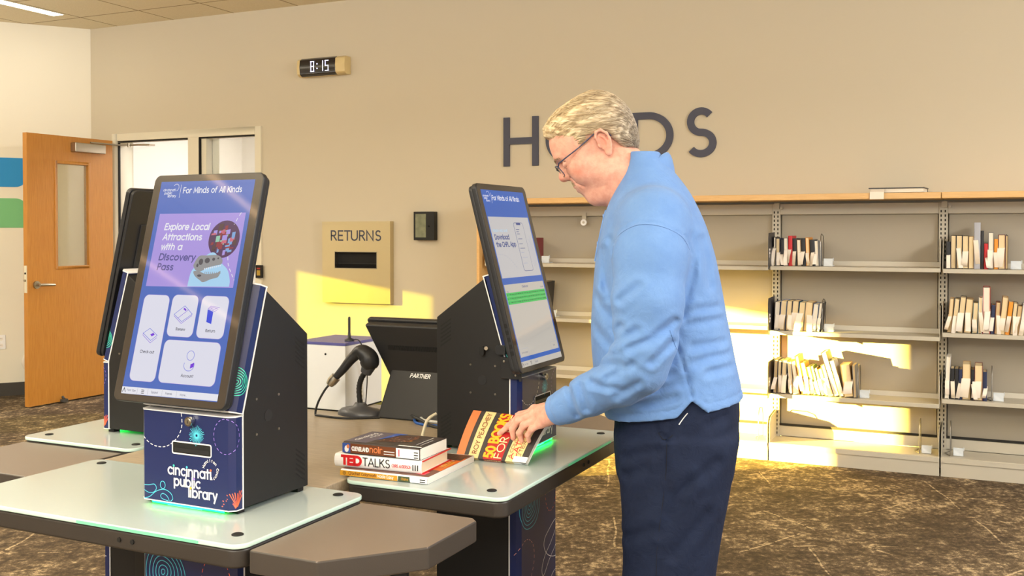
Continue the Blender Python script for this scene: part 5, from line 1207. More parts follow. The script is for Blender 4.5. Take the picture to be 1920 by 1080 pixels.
# ---------------- shirt: torso and sleeves in one cloth
TOR = [(.86, -.112, .236, 0, .205), (.90, -.122, .232, 0, .205), (.95, -.140, .222, 0, .205), (1.0, -.15, .213, 0, .203), (1.07, -.157, .197, 0, .198), (1.135, -.158, .182, 0, .198), (1.2, -.155, .172, 0, .202),
       (1.27, -.147, .158, 0, .206), (1.31, -.142, .15, 0, .206), (1.37, -.13, .132, 0, .198), (1.42, -.118, .11, 0, .178), (1.46, -.10, .09, 0, .14), (1.50, -.085, .06, 0, .10), (1.535, -.075, .03, 0, .075), (1.56, -.07, .01, 0, .066)]
ARM_L = [(.002, -.165, 1.385), (-.006, -.222, 1.30), (-.010, -.246, 1.20), (-.018, -.252, 1.10), (-.028, -.247, 1.052), (-.075, -.222, 1.012), (-.145, -.178, .972), (-.205, -.138, .938), (-.236, -.116, .922)]
RAD_L = [.082, .083, .080, .070, .063, .057, .048, .0385, .0375]
ARM_R = [(.002, .165, 1.385), (.0, .222, 1.30), (.01, .245, 1.20), (.02, .25, 1.1), (.0, .248, 1.0), (-.02, .242, .90), (-.028, .238, .86)]
RAD_R = [.082, .080, .074, .062, .052, .042, .039]
def hem_z(X, Y):
    h = .898+.16*(X+.11); return h+np.maximum(0, .034-np.abs(X-.092)*.95)*np.clip((np.abs(Y)-.12)/.03, 0, 1)
def shirt_sdf(X, Y, Z):
    d = s_loft(X, Y, Z, TOR, 2.35)
    aL = s_chain(X, Y, Z, ARM_L, RAD_L, .02); aR = s_chain(X, Y, Z, ARM_R, RAD_R, .02)
    near = np.clip((-.06-Y)/.05, 0, 1)
    tc = [[(0.162, 1.179), (0.104, 1.176), (0.057, 1.158)], [(0.165, 1.152), (0.082, 1.145)], [(0.194, 1.067), (0.133, 1.064), (0.075, 1.043)], [(0.165, 1.095), (0.094, 1.091)], [(0.204, 1.040), (0.131, 1.030)],
          [(0.09, 1.35), (0.101, 1.316), (0.09, 1.25), (0.067, 1.167)], [(0.116, 1.341), (0.135, 1.23)], [(-0.1, 1.34), (-0.106, 1.273), (-0.114, 1.228)], [(-0.122, 1.316), (-0.117, 1.253), (-0.105, 1.203)], [(-0.137, 1.202), (-0.10, 1.155)], [(-.145, 1.13), (-.105, 1.09)],
          [(0.003, 1.04), (0.039, 1.024), (0.081, 1.029)], [(-0.029, 0.99), (0.021, 0.996), (0.082, 1.012)], [(-.09, .97), (-.02, .955), (.05, .975)]]
    d = d+creases(X, Z, tc, .0042, .010)*near*(1-.0)
    d = d+creases(X, Z, [[(0.043, 1.133), (0.069, 1.059), (0.092, 0.974)]], .003, .004)*near
    far = np.clip((Y-.0)/.05, 0, 1); d = d+creases(X, Z, tc[:5], .004, .01)*far
    d = d+.0025*wobble(X, Y, Z, 38, 3)
    hemb = np.abs(Z-hem_z(X, Y)-.021); d = d+.0022*np.exp(-(hemb/.0028)**2)*np.clip((.99-Z)/.02, 0, 1)
    ac = [[(-0.070, 1.145), (-0.113, 1.091)], [(-0.043, 1.063), (-0.101, 1.026)], [(-0.089, 1.108), (-0.035, 1.138)], [(-0.125, 1.045), (-0.070, 1.062)], [(-0.138, 1.008), (-0.080, 1.003)], [(-0.196, 0.982), (-0.178, 0.926)], [(-0.169, 0.995), (-0.154, 0.945)], [(-0.071, 1.206), (-0.03, 1.240)], [(0.045, 1.11), (0.0, 1.068)], [(.05, 1.16), (.0, 1.12), (-.05, 1.10)], [(-.03, 1.02), (-.08, .985)]]
    aL = aL+creases(X, Z, ac, .0055, .0085)
    aL = aL+.003*wobble(X, Y, Z, 45, 8)
    # cuff band
    t = ((X+.236)*.77+(Y+.116)*(-.55)+(Z-.922)*.4)
    aL = aL+.003*np.exp(-((t-.018)/.003)**2)
    # shoulder seam ridge
    d2 = smin(d, aL, .03); d2 = smin(d2, aR, .03)
    d2 = d2+creases(X, Z, [[(-0.096, 1.30), (-0.094, 1.326), (-0.073, 1.362), (-0.03, 1.384), (0.02, 1.378), (0.075, 1.35), (.09, 1.31)]], .0022, .0032)*near
    d2 = np.maximum(d2, hem_z(X, Y)-Z)
    # neck opening
    d2 = smax(d2, -s_cap(X, Y, Z, (-.135, 0, 1.62), (-.055, 0, 1.475), .066, .058), .008)
    # open ends of the sleeves
    for e, b, r in ((ARM_L[-1], ARM_L[-2], .05), (ARM_R[-1], ARM_R[-2], .05)):
        n = np.array(e)-np.array(b); n = n/np.linalg.norm(n); pl = (X-e[0])*n[0]+(Y-e[1])*n[1]+(Z-e[2])*n[2]
        ball = np.sqrt((X-e[0])**2+(Y-e[1])**2+(Z-e[2])**2)-.075
        d2 = np.where(ball < 0, smax(d2, pl-.004, .006), d2)
        d2 = np.maximum(d2, -s_cap(X, Y, Z, np.array(e)-n*.012, np.array(e)+n*.03, .031, .031))
    return d2
F = Field((-.29, -.36, .84), (.27, .33, 1.6), .0042)
D = shirt_sdf(F.X, F.Y, F.Z); sh = nets(F, D); sh = (smooth_mesh(*sh, 1, .4), sh[1])

# ---------------- trousers
def pants_sdf(X, Y, Z, g=0.0):
    w = s_loft(X, Y, Z, [(.78, -.088, .195, 0, .18), (.84, -.094, .204, 0, .19), (.90, -.098, .214, 0, .192), (.96, -.105, .212, 0, .19), (1.0, -.108, .205, 0, .185)], 2.3)
    legs = []
    for s in (-1, 1):
        L = s_loft(X, Y, Z, [(.015, -.06, .118, s*.108, .083), (.1, -.062, .112, s*.108, .082), (.3, -.066, .125, s*.106, .085), (.5, -.072, .15, s*.102, .094), (.66, -.076, .172, s*.097, .104), (.76, -.080, .19, s*.093, .108), (.86, -.088, .205, s*.09, .104)], 2.15)
        legs.append(L)
    d = smin(smin(legs[0], legs[1], .012), w, .03)
    near = np.clip((-.03-Y)/.05, 0, 1)
    d = d+creases(X, Z, [[(0.006, 0.95), (0.006, 0.925), (0.011, 0.891), (0.034, 0.872)], [(0.034, 0.872), (0.064, 0.905), (0.083, 0.94)]], .0045, .005)*near
    d = d+creases(X, Z, [[(0.034, 0.872), (0.031, 0.779), (0.016, 0.652), (0.01, 0.551), (.01, .1)]], .0022, .003)*near
    d = d+creases(X, Z, [[(-0.059, 0.775), (-0.02, 0.805)], [(-0.06, 0.82), (0.009, 0.845)], [(0.083, 0.781), (0.022, 0.653)], [(0.132, 0.907), (0.168, 0.92)], [(.15, .82), (.08, .76)], [(.13, .7), (.05, .6)], [(-.06, .62), (0, .66)], [(-.05, .5), (.02, .53)]], .0045, .012)
    d = d+.003*wobble(X, Y, Z, 22, 5)*np.clip((.9-Z)/.1, 0, 1)
    return np.maximum(d, Z-.985)
F = Field((-.14, -.23, .0), (.27, .23, 1.0), .0075)
pt = nets(F, pants_sdf(F.X, F.Y, F.Z)); pt = (smooth_mesh(*pt, 1, .4), pt[1])

# ---------------- hands (local frame), joints as measured on the photograph's hand
HL = {'wrist': (-.236, -.118, .918), 'index': [(-.2985, -.0540, .9090), (-.3370, -.0560, .8900), (-.3640, -.0500, .8665), (-.3880, -.0470, .8450)], 'middle': [(-.2940, -.0740, .9040), (-.3360, -.0715, .8855), (-.3520, -.0650, .8620), (-.3500, -.0640, .8385)],
      'ring': [(-.2840, -.0915, .8945), (-.3200, -.0880, .8760), (-.3320, -.0800, .8550), (-.3270, -.0730, .8340)], 'little': [(-.2735, -.1060, .8850), (-.2990, -.1020, .8690), (-.3090, -.0940, .8530), (-.3070, -.0860, .8370)], 'thumb': [(-.262, -.070, .905), (-.292, -.030, .899), (-.322, -.008, .890), (-.348, .004, .886)]}
FR = {'index': [.0105, .0092, .0080, .0066], 'middle': [.0108, .0095, .0082, .0068], 'ring': [.0102, .0090, .0078, .0064], 'little': [.009, .0078, .0068, .0056], 'thumb': [.0135, .0115, .0098, .0078]}
def hand_sdf(X, Y, Z, H, fore, fr=.027):
    wr = H['wrist']; d = s_chain(X, Y, Z, [fore, wr], [.032, fr], .02)
    palm = None
    for f in ('index', 'middle', 'ring', 'little'):
        b = np.array(H[f][0]); w0 = np.array(wr)+(b-np.array(wr))*.12
        c = s_chain(X, Y, Z, [w0, (w0+b)/2, b], [.0185, .0155, .0118], .012); palm = c if palm is None else smin(palm, c, .012)
    d = smin(d, palm, .014)
    th = H['thumb']; d = smin(d, s_chain(X, Y, Z, [np.array(wr)*.7+np.array(th[0])*.3, th[0], th[1]], [.017, .0165, .0125], .012), .012)
    for f in ('index', 'middle', 'ring', 'little', 'thumb'):
        p = H[f]; r = FR[f]; c = s_chain(X, Y, Z, p, r, .0035)
        for q, rr in zip(p[1:3], r[1:3]): c = smin(c, s_ell(X, Y, Z, q, (rr*1.07,)*3), .003)
        k = s_ell(X, Y, Z, np.array(p[0])+np.array((0, 0, .002)), (.0108,)*3) if f != 'thumb' else c
        d = smin(d, smin(c, k, .006), .0045)
        # nail: a small flat step on the upper side of the tip
    # tendons
    for f in ('index', 'middle', 'ring'):
        b = np.array(H[f][0])+np.array((0, 0, .0085)); d = smin(d, s_cap(X, Y, Z, np.array(wr)+np.array((-.01, 0, .018)), b, .003, .004), .008)
    return d
F = Field((-.415, -.17, .80), (-.185, .04, .965), .0019)
hl = nets(F, hand_sdf(F.X, F.Y, F.Z, HL, (-.195, -.145, .942))); hl = (smooth_mesh(*hl, 1, .3), hl[1])
HR = {'wrist': (-.03, .237, .845)}; 
for f, dx, ln in (('index', -.03, .0), ('middle', -.01, .006), ('ring', .01, .0), ('little', .028, -.012)):
    b = (-.032+dx, .236, .765); HR[f] = [b, (b[0]-.012, .232, .725-ln), (b[0]-.012, .226, .70-ln), (b[0]-.004, .22, .68-ln)]
HR['thumb'] = [(-.062, .226, .815), (-.082, .214, .785), (-.084, .205, .758), (-.08, .2, .735)]
F = Field((-.12, .16, .64), (.06, .29, .93), .0026)
hr = nets(F, hand_sdf(F.X, F.Y, F.Z, HR, (-.026, .238, .90), .028))
# core of the body under the clothes, so the figure is whole
F = Field((-.2, -.3, .02), (.26, .3, 1.46), .016)
core = s_loft(F.X, F.Y, F.Z, [(a, b+.045, c-.045, d_, e-.05) for a, b, c, d_, e in TOR if a < 1.46], 2.3)
for s in (-1, 1): core = smin(core, s_chain(F.X, F.Y, F.Z, [(.045, s*.1, .88), (.03, s*.102, .5), (.03, s*.108, .1)], [.075, .055, .045], .03), .02)
for ch, rr in ((ARM_L, RAD_L), (ARM_R, RAD_R)): core = smin(core, s_chain(F.X, F.Y, F.Z, ch[:-1], [max(.026, r-.022) for r in rr[:-1]], .02), .03)
core = nets(F, core)

def skin_mat():
    m = mat('skin', (226, 168, 142), rough=.52, sss=.05, spec=.3); nt, b = nodes_of(m); L = nt.links.new
    tc = nt.nodes.new('ShaderNodeTexCoord'); n = nt.nodes.new('ShaderNodeTexNoise'); n.inputs['Scale'].default_value = 38; n.inputs['Detail'].default_value = 6; n.inputs['Roughness'].default_value = .7; L(tc.outputs['Object'], n.inputs['Vector'])
    r = ramp(nt, [(.3, (206, 144, 124)), (.5, (218, 161, 141)), (.7, (227, 176, 155))]); L(n.outputs['Fac'], r.inputs[0])
    # flushed nose, cheek and ear: soft balls of redder skin
    col = r.outputs[0]
    for c, rad, amt in ((from_head(.125, 0, -.012), .02, .55), (from_head(.075, -.055, -.02), .03, .28), (from_head(-.01, -.085, .005), .03, .35), (from_head(.11, 0, -.05), .014, .25)):
        vm = nt.nodes.new('ShaderNodeVectorMath'); vm.operation = 'DISTANCE'; vm.inputs[1].default_value = tuple(c); L(tc.outputs['Object'], vm.inputs[0])
        mr = nt.nodes.new('ShaderNodeMapRange'); mr.interpolation_type = 'SMOOTHSTEP'; mr.inputs['From Min'].default_value = rad; mr.inputs['From Max'].default_value = 0; mr.inputs['To Min'].default_value = 0; mr.inputs['To Max'].default_value = amt; L(vm.outputs['Value'], mr.inputs['Value'])
        mx = nt.nodes.new('ShaderNodeMix'); mx.data_type = 'RGBA'; mx.inputs['B'].default_value = lin(202, 96, 78); L(mr.outputs['Result'], mx.inputs['Factor']); L(col, mx.inputs['A']); col = mx.outputs['Result']
    L(col, b.inputs['Base Color'])
    n2 = nt.nodes.new('ShaderNodeTexNoise'); n2.inputs['Scale'].default_value = 420; L(tc.outputs['Object'], n2.inputs['Vector']); bp = nt.nodes.new('ShaderNodeBump'); bp.inputs['Strength'].default_value = .25; bp.inputs['Distance'].default_value = .0012; L(n2.outputs['Fac'], bp.inputs['Height']); L(bp.outputs[0], b.inputs['Normal'])
    return m
M_skin = skin_mat()
mesh_obj('body', [head, hl, hr, core], [M_skin], MAN)
def cloth(name, c1, c2, rough, sheen):
    m = mat(name, c1, rough=rough, sheen=sheen, spec=.2); nt, b = nodes_of(m); L = nt.links.new
    tc = nt.nodes.new('ShaderNodeTexCoord'); n = nt.nodes.new('ShaderNodeTexNoise'); n.inputs['Scale'].default_value = 14; n.inputs['Detail'].default_value = 7; n.inputs['Roughness'].default_value = .7; L(tc.outputs['Object'], n.inputs['Vector'])
    r = ramp(nt, [(.3, c1), (.7, c2)]); L(n.outputs['Fac'], r.inputs[0]); L(r.outputs[0], b.inputs['Base Color'])
    n2 = nt.nodes.new('ShaderNodeTexNoise'); n2.inputs['Scale'].default_value = 700; n2.inputs['Detail'].default_value = 2; L(tc.outputs['Object'], n2.inputs['Vector'])
    n3 = nt.nodes.new('ShaderNodeTexNoise'); n3.inputs['Scale'].default_value = 30; n3.inputs['Detail'].default_value = 4; n3.inputs['Distortion'].default_value = 1.2; L(tc.outputs['Object'], n3.inputs['Vector'])
    b1 = nt.nodes.new('ShaderNodeBump'); b1.inputs['Strength'].default_value = .35; b1.inputs['Distance'].default_value = .001; L(n2.outputs['Fac'], b1.inputs['Height'])
    b2 = nt.nodes.new('ShaderNodeBump'); b2.inputs['Strength'].default_value = .28; b2.inputs['Distance'].default_value = .01; L(n3.outputs['Fac'], b2.inputs['Height']); L(b1.outputs[0], b2.inputs['Normal']); L(b2.outputs[0], b.inputs['Normal'])
    return m
M_shirt = cloth('shirt_knit_blue', (98, 136, 194), (109, 147, 202), .85, .1)
M_pants = cloth('trouser_navy', (22, 30, 52), (29, 39, 64), .85, .0)
shirt = mesh_obj('shirt', [sh], [M_shirt], MAN)
pants = mesh_obj('trousers', [pt], [M_pants], MAN)
def on_cloth(fn, x, z, side=-1, lo=.0, hi=.34):
    for _ in range(18):
        mid = (lo+hi)/2; v = fn(np.array([x]), np.array([side*mid]), np.array([z]))[0]
        if v < 0: lo = mid
        else: hi = mid
    return side*lo
def seam(m, fn, pts, r, mt, lift=.0014):
    q = catmull([(a, 0, b) for a, b in pts], 6); m.tube([(p[0], on_cloth(fn, p[0], p[2])-lift, p[2]) for p in q], r, mt, 6)
M_seam = mat('trouser_seam', (12, 17, 32), rough=.9); M_sseam = mat('shirt_seam', (86, 122, 178), rough=.9)
m = MB()
seam(m, pants_sdf, [(0.006, 0.945), (0.006, 0.925), (0.011, 0.891), (0.034, 0.872), (0.064, 0.905), (0.083, 0.94)], .0013, M_seam); m.obj('seam', pants); m = MB(); seam(m, pants_sdf, [(0.034, 0.872), (0.031, 0.779), (0.016, 0.652), (0.01, 0.551), (.012, .3), (.014, .06)], .0009, M_seam)
m.obj('seam', pants)
m = MB(); seam(m, pants_sdf, [(.062, .908), (.07, .92), (.082, .935)], .0014, M_pwhite, .0024); m.obj('pocket_lining', pants)
m = MB()
seam(m, shirt_sdf, [(0.040, 1.14), (0.055, 1.095), (0.069, 1.059), (0.092, 0.978)], .0006, M_sseam, .0009); m.obj('seam', shirt); m = MB()
seam(m, shirt_sdf, [(-0.092, 1.31), (-0.088, 1.335), (-0.070, 1.358), (-0.03, 1.376), (0.02, 1.372), (0.065, 1.35), (.085, 1.318)], .0006, M_sseam, .0009)
m.obj('seam', shirt)

# collar: stand and fall, open at the throat
m = MB(); NT = 40
rows = [(-.006, .0, 0.0), (.0, .010, .4), (.004, .022, .8), (.012, .026, 1.0), (.020, .008, .9), (.025, -.018, .7), (.027, -.036, .5)]
ring = []
for j, (out, up, k) in enumerate(rows):
    r_ = []
    for i in range(NT+1):
        th = math.radians(18+(360-36)*i/NT)                 # 0 = throat (front), 180 = nape
        fr = .5+.5*math.cos(th)                               # 1 front, 0 back
        cx, cz = -.020-.088*fr, 1.535-.128*fr
        base = np.array([-.022-.046*math.cos(th)-.024*fr, -.062*math.sin(th), 1.535-.122*fr**1.1])
        nrm = np.array([-math.cos(th), -math.sin(th), 0])
        drop = up if up >= 0 else up*(1+.75*fr**3)
        p = base+nrm*(out+.004*(up < 0)*fr)+np.array([0, 0, drop])
        if up < 0: p += np.array([-.012*fr**4*(-up/.036), 0, 0])
        r_.append(p)
    ring.append(r_)
v = [p for r_ in ring for p in r_]; f = [(j*(NT+1)+i, j*(NT+1)+i+1, (j+1)*(NT+1)+i+1, (j+1)*(NT+1)+i) for j in range(len(rows)-1) for i in range(NT)]
m.add(v, f, M_shirt, True); col = m.obj('collar', shirt); so = col.modifiers.new('thick', 'SOLIDIFY'); so.thickness = .003; sb = col.modifiers.new('sub', 'SUBSURF'); sb.levels = 1; sb.render_levels = 1
# placket with buttons
def on_chest(y, z):
    lo, hi = -.06, -.25
    for _ in range(18):
        mid = (lo+hi)/2
        if shirt_sdf(np.array([mid]), np.array([y]), np.array([z]))[0] < 0: lo = mid
        else: hi = mid
    return lo
m = MB(); vs = []
for z in np.linspace(1.415, 1.285, 10):
    for y, o in ((-.019, .0), (-.018, .003), (.018, .003), (.019, .0)): vs.append((on_chest(y, z)-o-.0006, y, z))
m.add(vs, [(4*i+k, 4*i+k+1, 4*i+k+5, 4*i+k+4) for i in range(9) for k in range(3)], M_shirt, True); m.obj('placket', shirt)
for z in (1.40, 1.33):
    x = on_chest(0, z)-.003; m = MB(); m.cyl((x, 0, z), (x-.003, 0, z), .0055, M_pcyan if False else mat('button_blue', (120, 150, 200), rough=.3), n=16); m.obj('button', shirt)

# ---------------- hair
hl_u = np.array([-.2, -.11, -.075, -.045, -.034, -.022, -.004, .016, .030, .043, .056, .068, .085, .103, .13]); hl_w = np.array([-.056, -.056, -.054, -.044, -.008, .022, .034, .036, .016, .010, .030, .056, .080, .100, .125])
def hair_base(u, v, w):
    d = s_ell(u, v, w, (-.002, 0, .046), (.1055, .0845, .0965))
    d = smin(d, s_ell(u, v, w, (.048, 0, .092), (.054, .064, .046)), .025)
    d = smin(d, s_ell(u, v, w, (.088, 0, .1), (.022, .045, .02)), .02)
    d = smin(d, s_ell(u, v, w, (-.045, 0, .032), (.063, .077, .1)), .02)
    return d
def hairline(u, v):
    side = np.interp(u, hl_u, hl_w); return side
def hair_sdf(X, Y, Z):
    u, v, w = to_head(X, Y, Z); d = hair_base(u, v, w)
    thin = np.clip((w-hairline(u, v))/.035, 0, 1)          # thins out towards its edge
    d = d+.0075*(1-thin)**1.5
    # locks: waves across the combing direction
    q = w-.4*u+.010*np.sin(u*55+v*20); d = d+(.0007*np.sin(q*330+4*np.sin(u*40+v*31))+.0011*np.sin(q*150+3*np.sin(u*28+1)))*np.clip((w-.02)/.04, .25, 1)
    d = d+.0012*np.sin(u*260+v*80+5*np.sin(w*60))*np.clip((.03-w)/.03, 0, 1)
    lim = hairline(u, v)-w+.003*np.sin(u*420+v*300)
    return smax(d, lim, .006)
F = Field((-.31, -.11, 1.49), (.0, .11, 1.75), .0028)
hs = nets(F, hair_sdf(F.X, F.Y, F.Z))
# loose strands following the combing
N = 5000; rs = np.random.RandomState(11)
uv = rs.normal(size=(N, 3)); uv /= np.linalg.norm(uv, axis=1)[:, None]
P = np.stack([-.002+.105*uv[:, 0], .084*uv[:, 1], .046+.097*uv[:, 2]], 1)
def grad(P, e=1e-3):
    f = lambda q: hair_base(q[:, 0], q[:, 1], q[:, 2])
    g = np.stack([f(P+np.eye(3)[i]*e)-f(P-np.eye(3)[i]*e) for i in range(3)], 1)/(2*e); return g/np.maximum(np.linalg.norm(g, axis=1), 1e-6)[:, None]
for _ in range(4): P = P-grad(P)*hair_base(P[:, 0], P[:, 1], P[:, 2])[:, None]
P = P[P[:, 2] > hairline(P[:, 0], P[:, 1])+.004]
N = len(P); lift = rs.uniform(-.0005, .0014, N); steps = 10; path = []
for k in range(steps):
    u, v, w = P.T; path.append(P+grad(P)*(lift*math.sin(PI*min(1, (k+1)/steps*.8)))[:, None])
    sgn = np.sign(v+.012)
    front = np.clip((u-.02)/.06, 0, 1); low = np.clip((.06-w)/.07, 0, 1)
    F3 = np.stack([-1.0+.25*low, sgn*(.30+.25*front), -.30-1.0*low*np.clip((.0-u)/.05, -.2, 1)+.35*front], 1)+rs.normal(scale=.10, size=(N, 3))+.22*np.stack([np.zeros(N), np.sin(u*60+w*40), np.sin(u*50+v*30)], 1)
    g = grad(P); F3 -= g*np.sum(F3*g, 1)[:, None]; F3 /= np.linalg.norm(F3, axis=1)[:, None]
    P = P+F3*.0058; P = P-grad(P)*hair_base(P[:, 0], P[:, 1], P[:, 2])[:, None]
path = np.stack(path, 1)                                     # N, steps, 3
ok = path[:, :, 2] > hairline(path[:, :, 0], path[:, :, 1])-.004
SV = []; SQ = []; base = 0
for i in range(N):
    m_ = int(np.argmin(ok[i])) if not ok[i].all() else steps
    if m_ < 4: continue
    p = path[i, :m_]; pw = np.array([from_head(*q) for q in p]); t = np.gradient(pw, axis=0); t /= np.linalg.norm(t, axis=1)[:, None]+1e-9
    nn = np.cross(t, rs.normal(size=3)); nn /= np.linalg.norm(nn, axis=1)[:, None]+1e-9; bb = np.cross(t, nn); rad = .00052*np.sin(np.linspace(.5, PI-.12, m_))
    for a in (0, 2*PI/3, 4*PI/3): pass
    V3 = np.stack([pw+(nn*math.cos(a)+bb*math.sin(a))*rad[:, None] for a in (0, 2*PI/3, 4*PI/3)], 1).reshape(-1, 3)
    SV.append(V3)
    for k in range(m_-1):
        for a in range(3): SQ.append((base+3*k+a, base+3*k+(a+1) % 3, base+3*k+3+(a+1) % 3, base+3*k+3+a))
    base += 3*m_
strands = (np.concatenate(SV), np.array(SQ))
def hair_mat(name, cs, sc):
    m = mat(name, cs[1], rough=.5, spec=.4); nt, b = nodes_of(m); L = nt.links.new
    tc = nt.nodes.new('ShaderNodeTexCoord'); mp = nt.nodes.new('ShaderNodeMapping'); mp.inputs['Rotation'].default_value = (0, math.radians(12), 0); mp.inputs['Scale'].default_value = sc; L(tc.outputs['Object'], mp.inputs['Vector'])
    n = nt.nodes.new('ShaderNodeTexNoise'); n.inputs['Scale'].default_value = 1; n.inputs['Detail'].default_value = 5; n.inputs['Distortion'].default_value = .8; L(mp.outputs[0], n.inputs['Vector'])
    # paler at the front, greyer towards the nape
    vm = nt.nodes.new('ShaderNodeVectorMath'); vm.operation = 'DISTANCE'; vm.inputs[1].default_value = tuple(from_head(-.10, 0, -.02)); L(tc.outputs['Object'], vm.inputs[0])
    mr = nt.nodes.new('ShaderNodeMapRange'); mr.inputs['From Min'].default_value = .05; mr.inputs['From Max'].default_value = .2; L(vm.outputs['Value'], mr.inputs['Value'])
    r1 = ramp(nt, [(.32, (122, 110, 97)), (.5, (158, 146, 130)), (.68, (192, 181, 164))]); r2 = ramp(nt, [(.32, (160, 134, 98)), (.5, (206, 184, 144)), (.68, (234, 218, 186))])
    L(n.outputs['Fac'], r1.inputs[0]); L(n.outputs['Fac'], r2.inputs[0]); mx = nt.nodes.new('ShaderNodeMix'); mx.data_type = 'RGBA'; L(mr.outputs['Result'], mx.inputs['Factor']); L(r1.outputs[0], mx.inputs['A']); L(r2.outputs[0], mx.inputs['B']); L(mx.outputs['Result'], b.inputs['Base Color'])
    return m
M_hair = hair_mat('hair_grey_blond', [(150, 130, 105), (200, 180, 145)], (20, 110, 150))
mesh_obj('hair', [hs, strands], [M_hair], MAN)
# brows and moustache: short hairs
def tuft(name, gen, n, mt, seed, rad=.00055):
    r = np.random.RandomState(seed); SV = []; SQ = []; base = 0
    for i in range(n):
        p, d, ln = gen(r); d = d/np.linalg.norm(d); q = [from_head(*(p+d*ln*t+np.array([.0015*math.sin(PI*t), 0, 0]))) for t in (0, .5, 1)]
        q = np.array(q); t = q[2]-q[0]; nn = np.cross(t, r.normal(size=3)); nn /= np.linalg.norm(nn); bb = np.cross(t/np.linalg.norm(t), nn)
        SV.append(np.stack([q+(nn*math.cos(a)+bb*math.sin(a))*np.array([rad, rad, rad*.3])[:, None] for a in (0, 2.1, 4.2)], 1).reshape(-1, 3))
        for k in range(2):
            for a in range(3): SQ.append((base+3*k+a, base+3*k+(a+1) % 3, base+3*k+3+(a+1) % 3, base+3*k+3+a))
        base += 9
    return mesh_obj(name, [(np.concatenate(SV), np.array(SQ))], [mt], MAN)
M_brow = mat('brow_hair', (176, 152, 116), rough=.6); M_mou = mat('moustache_hair', (186, 162, 128), rough=.6)
def on_face(u, v, w, lift=.0006):
    """slide along the facing direction until the skin is met"""
    lo, hi = .05, .15
    for _ in range(16):
        mid = (lo+hi)/2; q = from_head(mid, v, w); s = head_sdf(*[np.array([c]) for c in q])[0]
        if s < 0: lo = mid
        else: hi = mid
    return lo+lift
def brow(r):
    s = r.choice([-1, 1]); v = s*r.uniform(.014, .05); w = .0335+.0035*math.sin((abs(v)-.014)/.036*PI)+r.uniform(-.0028, .0028); u = on_face(0, v, w, .0004); return np.array([u, v, w]), np.array([.15, s*1.0, .35+r.normal()*.2]), r.uniform(.005, .009)
def mou(r):
    v = r.uniform(-.019, .019); w = -.0285-.009*r.random()-.004*abs(v)/.024; u = on_face(0, v, w, .0); return np.array([u, v, w]), np.array([-.25, np.sign(v)*.6+r.normal()*.2, -1.0]), r.uniform(.0035, .006)
tuft('eyebrows', brow, 110, M_brow, 2, .00045); tuft('moustache', mou, 320, M_mou, 3, .00045)
def lash(r):
    s = r.choice([-1, 1]); v = s*r.uniform(.023, .044); w = .0095; u = on_face(0, v, w, .0); return np.array([u, v, w]), np.array([.8, s*.3, -.6]), r.uniform(.003, .005)
tuft('eyelashes', lash, 50, mat('lash', (90, 66, 54), rough=.6), 4, .0004)

# ---------------- glasses
GL = bpy.data.objects.new('glasses', None)
M_gf = mat('spectacle_frame', (34, 44, 74), rough=.25, spec=.6); M_lens = bpy.data.materials.new('spectacle_lens'); M_lens.use_nodes = True
nt = M_lens.node_tree; nt.nodes.clear(); ou = nt.nodes.new('ShaderNodeOutputMaterial'); mxs = nt.nodes.new('ShaderNodeMixShader'); tr = nt.nodes.new('ShaderNodeBsdfTransparent'); gs = nt.nodes.new('ShaderNodeBsdfGlossy')
tr.inputs[0].default_value = (.93, .96, .98, 1); gs.inputs['Roughness'].default_value = .03; mxs.inputs[0].default_value = .10
nt.links.new(tr.outputs[0], mxs.inputs[1]); nt.links.new(gs.outputs[0], mxs.inputs[2]); nt.links.new(mxs.outputs[0], ou.inputs[0])
m = MB()
def rimpts(s):
    c = np.array([.1225, s*.034, .0075]); out = []
    for a in range(28):
        t = 2*PI*a/28; x = .0255*np.sign(math.cos(t))*abs(math.cos(t))**.6; y = .0165*np.sign(math.sin(t))*abs(math.sin(t))**.6
        out.append(from_head(c[0]-.18*abs(x*s+s*.034*0+0)*0-.22*max(0, (s*x))*.9+y*.12, c[1]+x, c[2]+y))
    return out
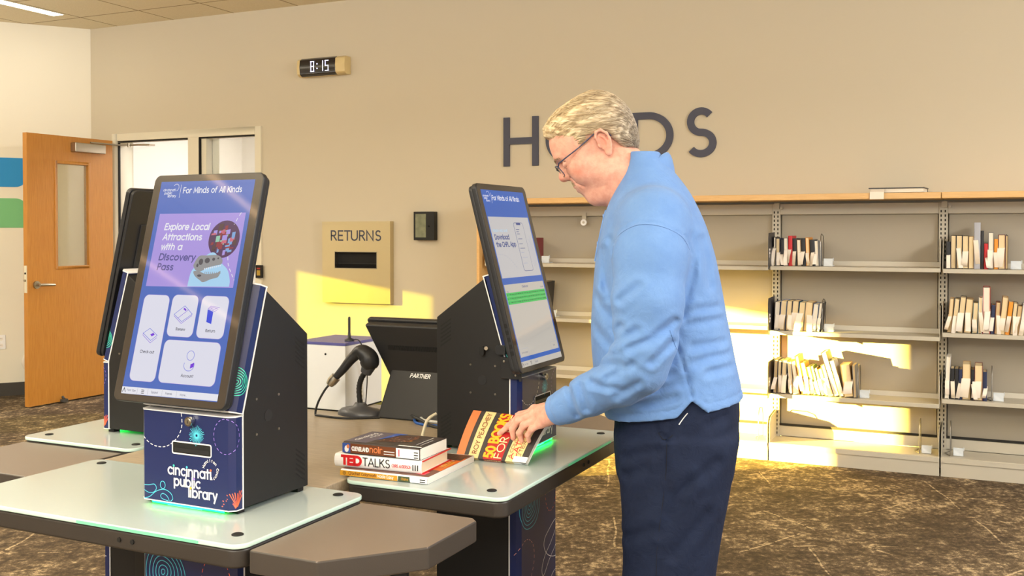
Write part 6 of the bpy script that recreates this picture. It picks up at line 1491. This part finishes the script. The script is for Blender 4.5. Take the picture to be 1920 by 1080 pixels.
for s in (-1, 1):
    rp = rimpts(s); m.tube(rp+[rp[0]], .0011, M_gf, 8); up = rp[1:14]; m.tube(up, .0018, M_gf, 8)
    m.tube([from_head(.1175, s*.058, .019), from_head(.112, s*.0705, .0235), from_head(.104, s*.0745, .024), from_head(.05, s*.0795, .0265), from_head(.005, s*.083, .0315), from_head(-.012, s*.0838, .034), from_head(-.026, s*.083, .022), from_head(-.032, s*.081, .004)], [.0018, .0019, .0017, .0015, .0016, .0017, .0018, .0016], M_gf, 8)
m.tube([from_head(.122, -.0095, .013), from_head(.126, -.004, .017), from_head(.126, .004, .017), from_head(.122, .0095, .013)], .0014, M_gf, 8)
g = m.obj('glasses', MAN)
m = MB()
for s in (-1, 1):
    rp = rimpts(s); n = len(rp); a = [np.array(p)+FW*.0004 for p in rp]; b = [np.array(p)-FW*.0004 for p in rp]; m.add(a+b, [tuple(range(n)), tuple(range(2*n-1, n-1, -1))]+[(i, (i+1) % n, n+(i+1) % n, n+i) for i in range(n)], M_lens)
m.obj('lenses', g)
bpy.data.objects.remove(GL)

# ---------------- shoes
M_shoe = mat('shoe_leather', (40, 34, 30), rough=.35); M_sole = mat('shoe_sole', (24, 22, 21), rough=.7)
for s in (-1, 1):
    F = Field((-.24, s*.108-.08, -.01), (.14, s*.108+.08, .16), .007)
    y = F.Y-s*.108
    d = smin(s_ell(F.X, y, F.Z, (.03, 0, .055), (.09, .046, .055)), s_ell(F.X, y, F.Z, (-.1, 0, .035), (.1, .05, .042)), .04); d = smin(d, s_cap(F.X, y, F.Z, (.04, 0, .05), (.035, 0, .12), .05, .047), .02)
    d = np.maximum(d, .016-F.Z); d = np.maximum(d, F.Z-.12)
    shoe = mesh_obj('shoe', [nets(F, d)], [M_shoe], MAN)
    m = MB(); pts = [(.125*math.cos(a)*.95-.0 if math.cos(a) > 0 else .2*math.cos(a), s*.108+.05*math.sin(a)*(1.05 if math.cos(a) < 0 else .95)) for a in [2*PI*k/36 for k in range(36)]]
    m.prism(pts, 0, .018, M_sole); m.obj('sole', shoe)
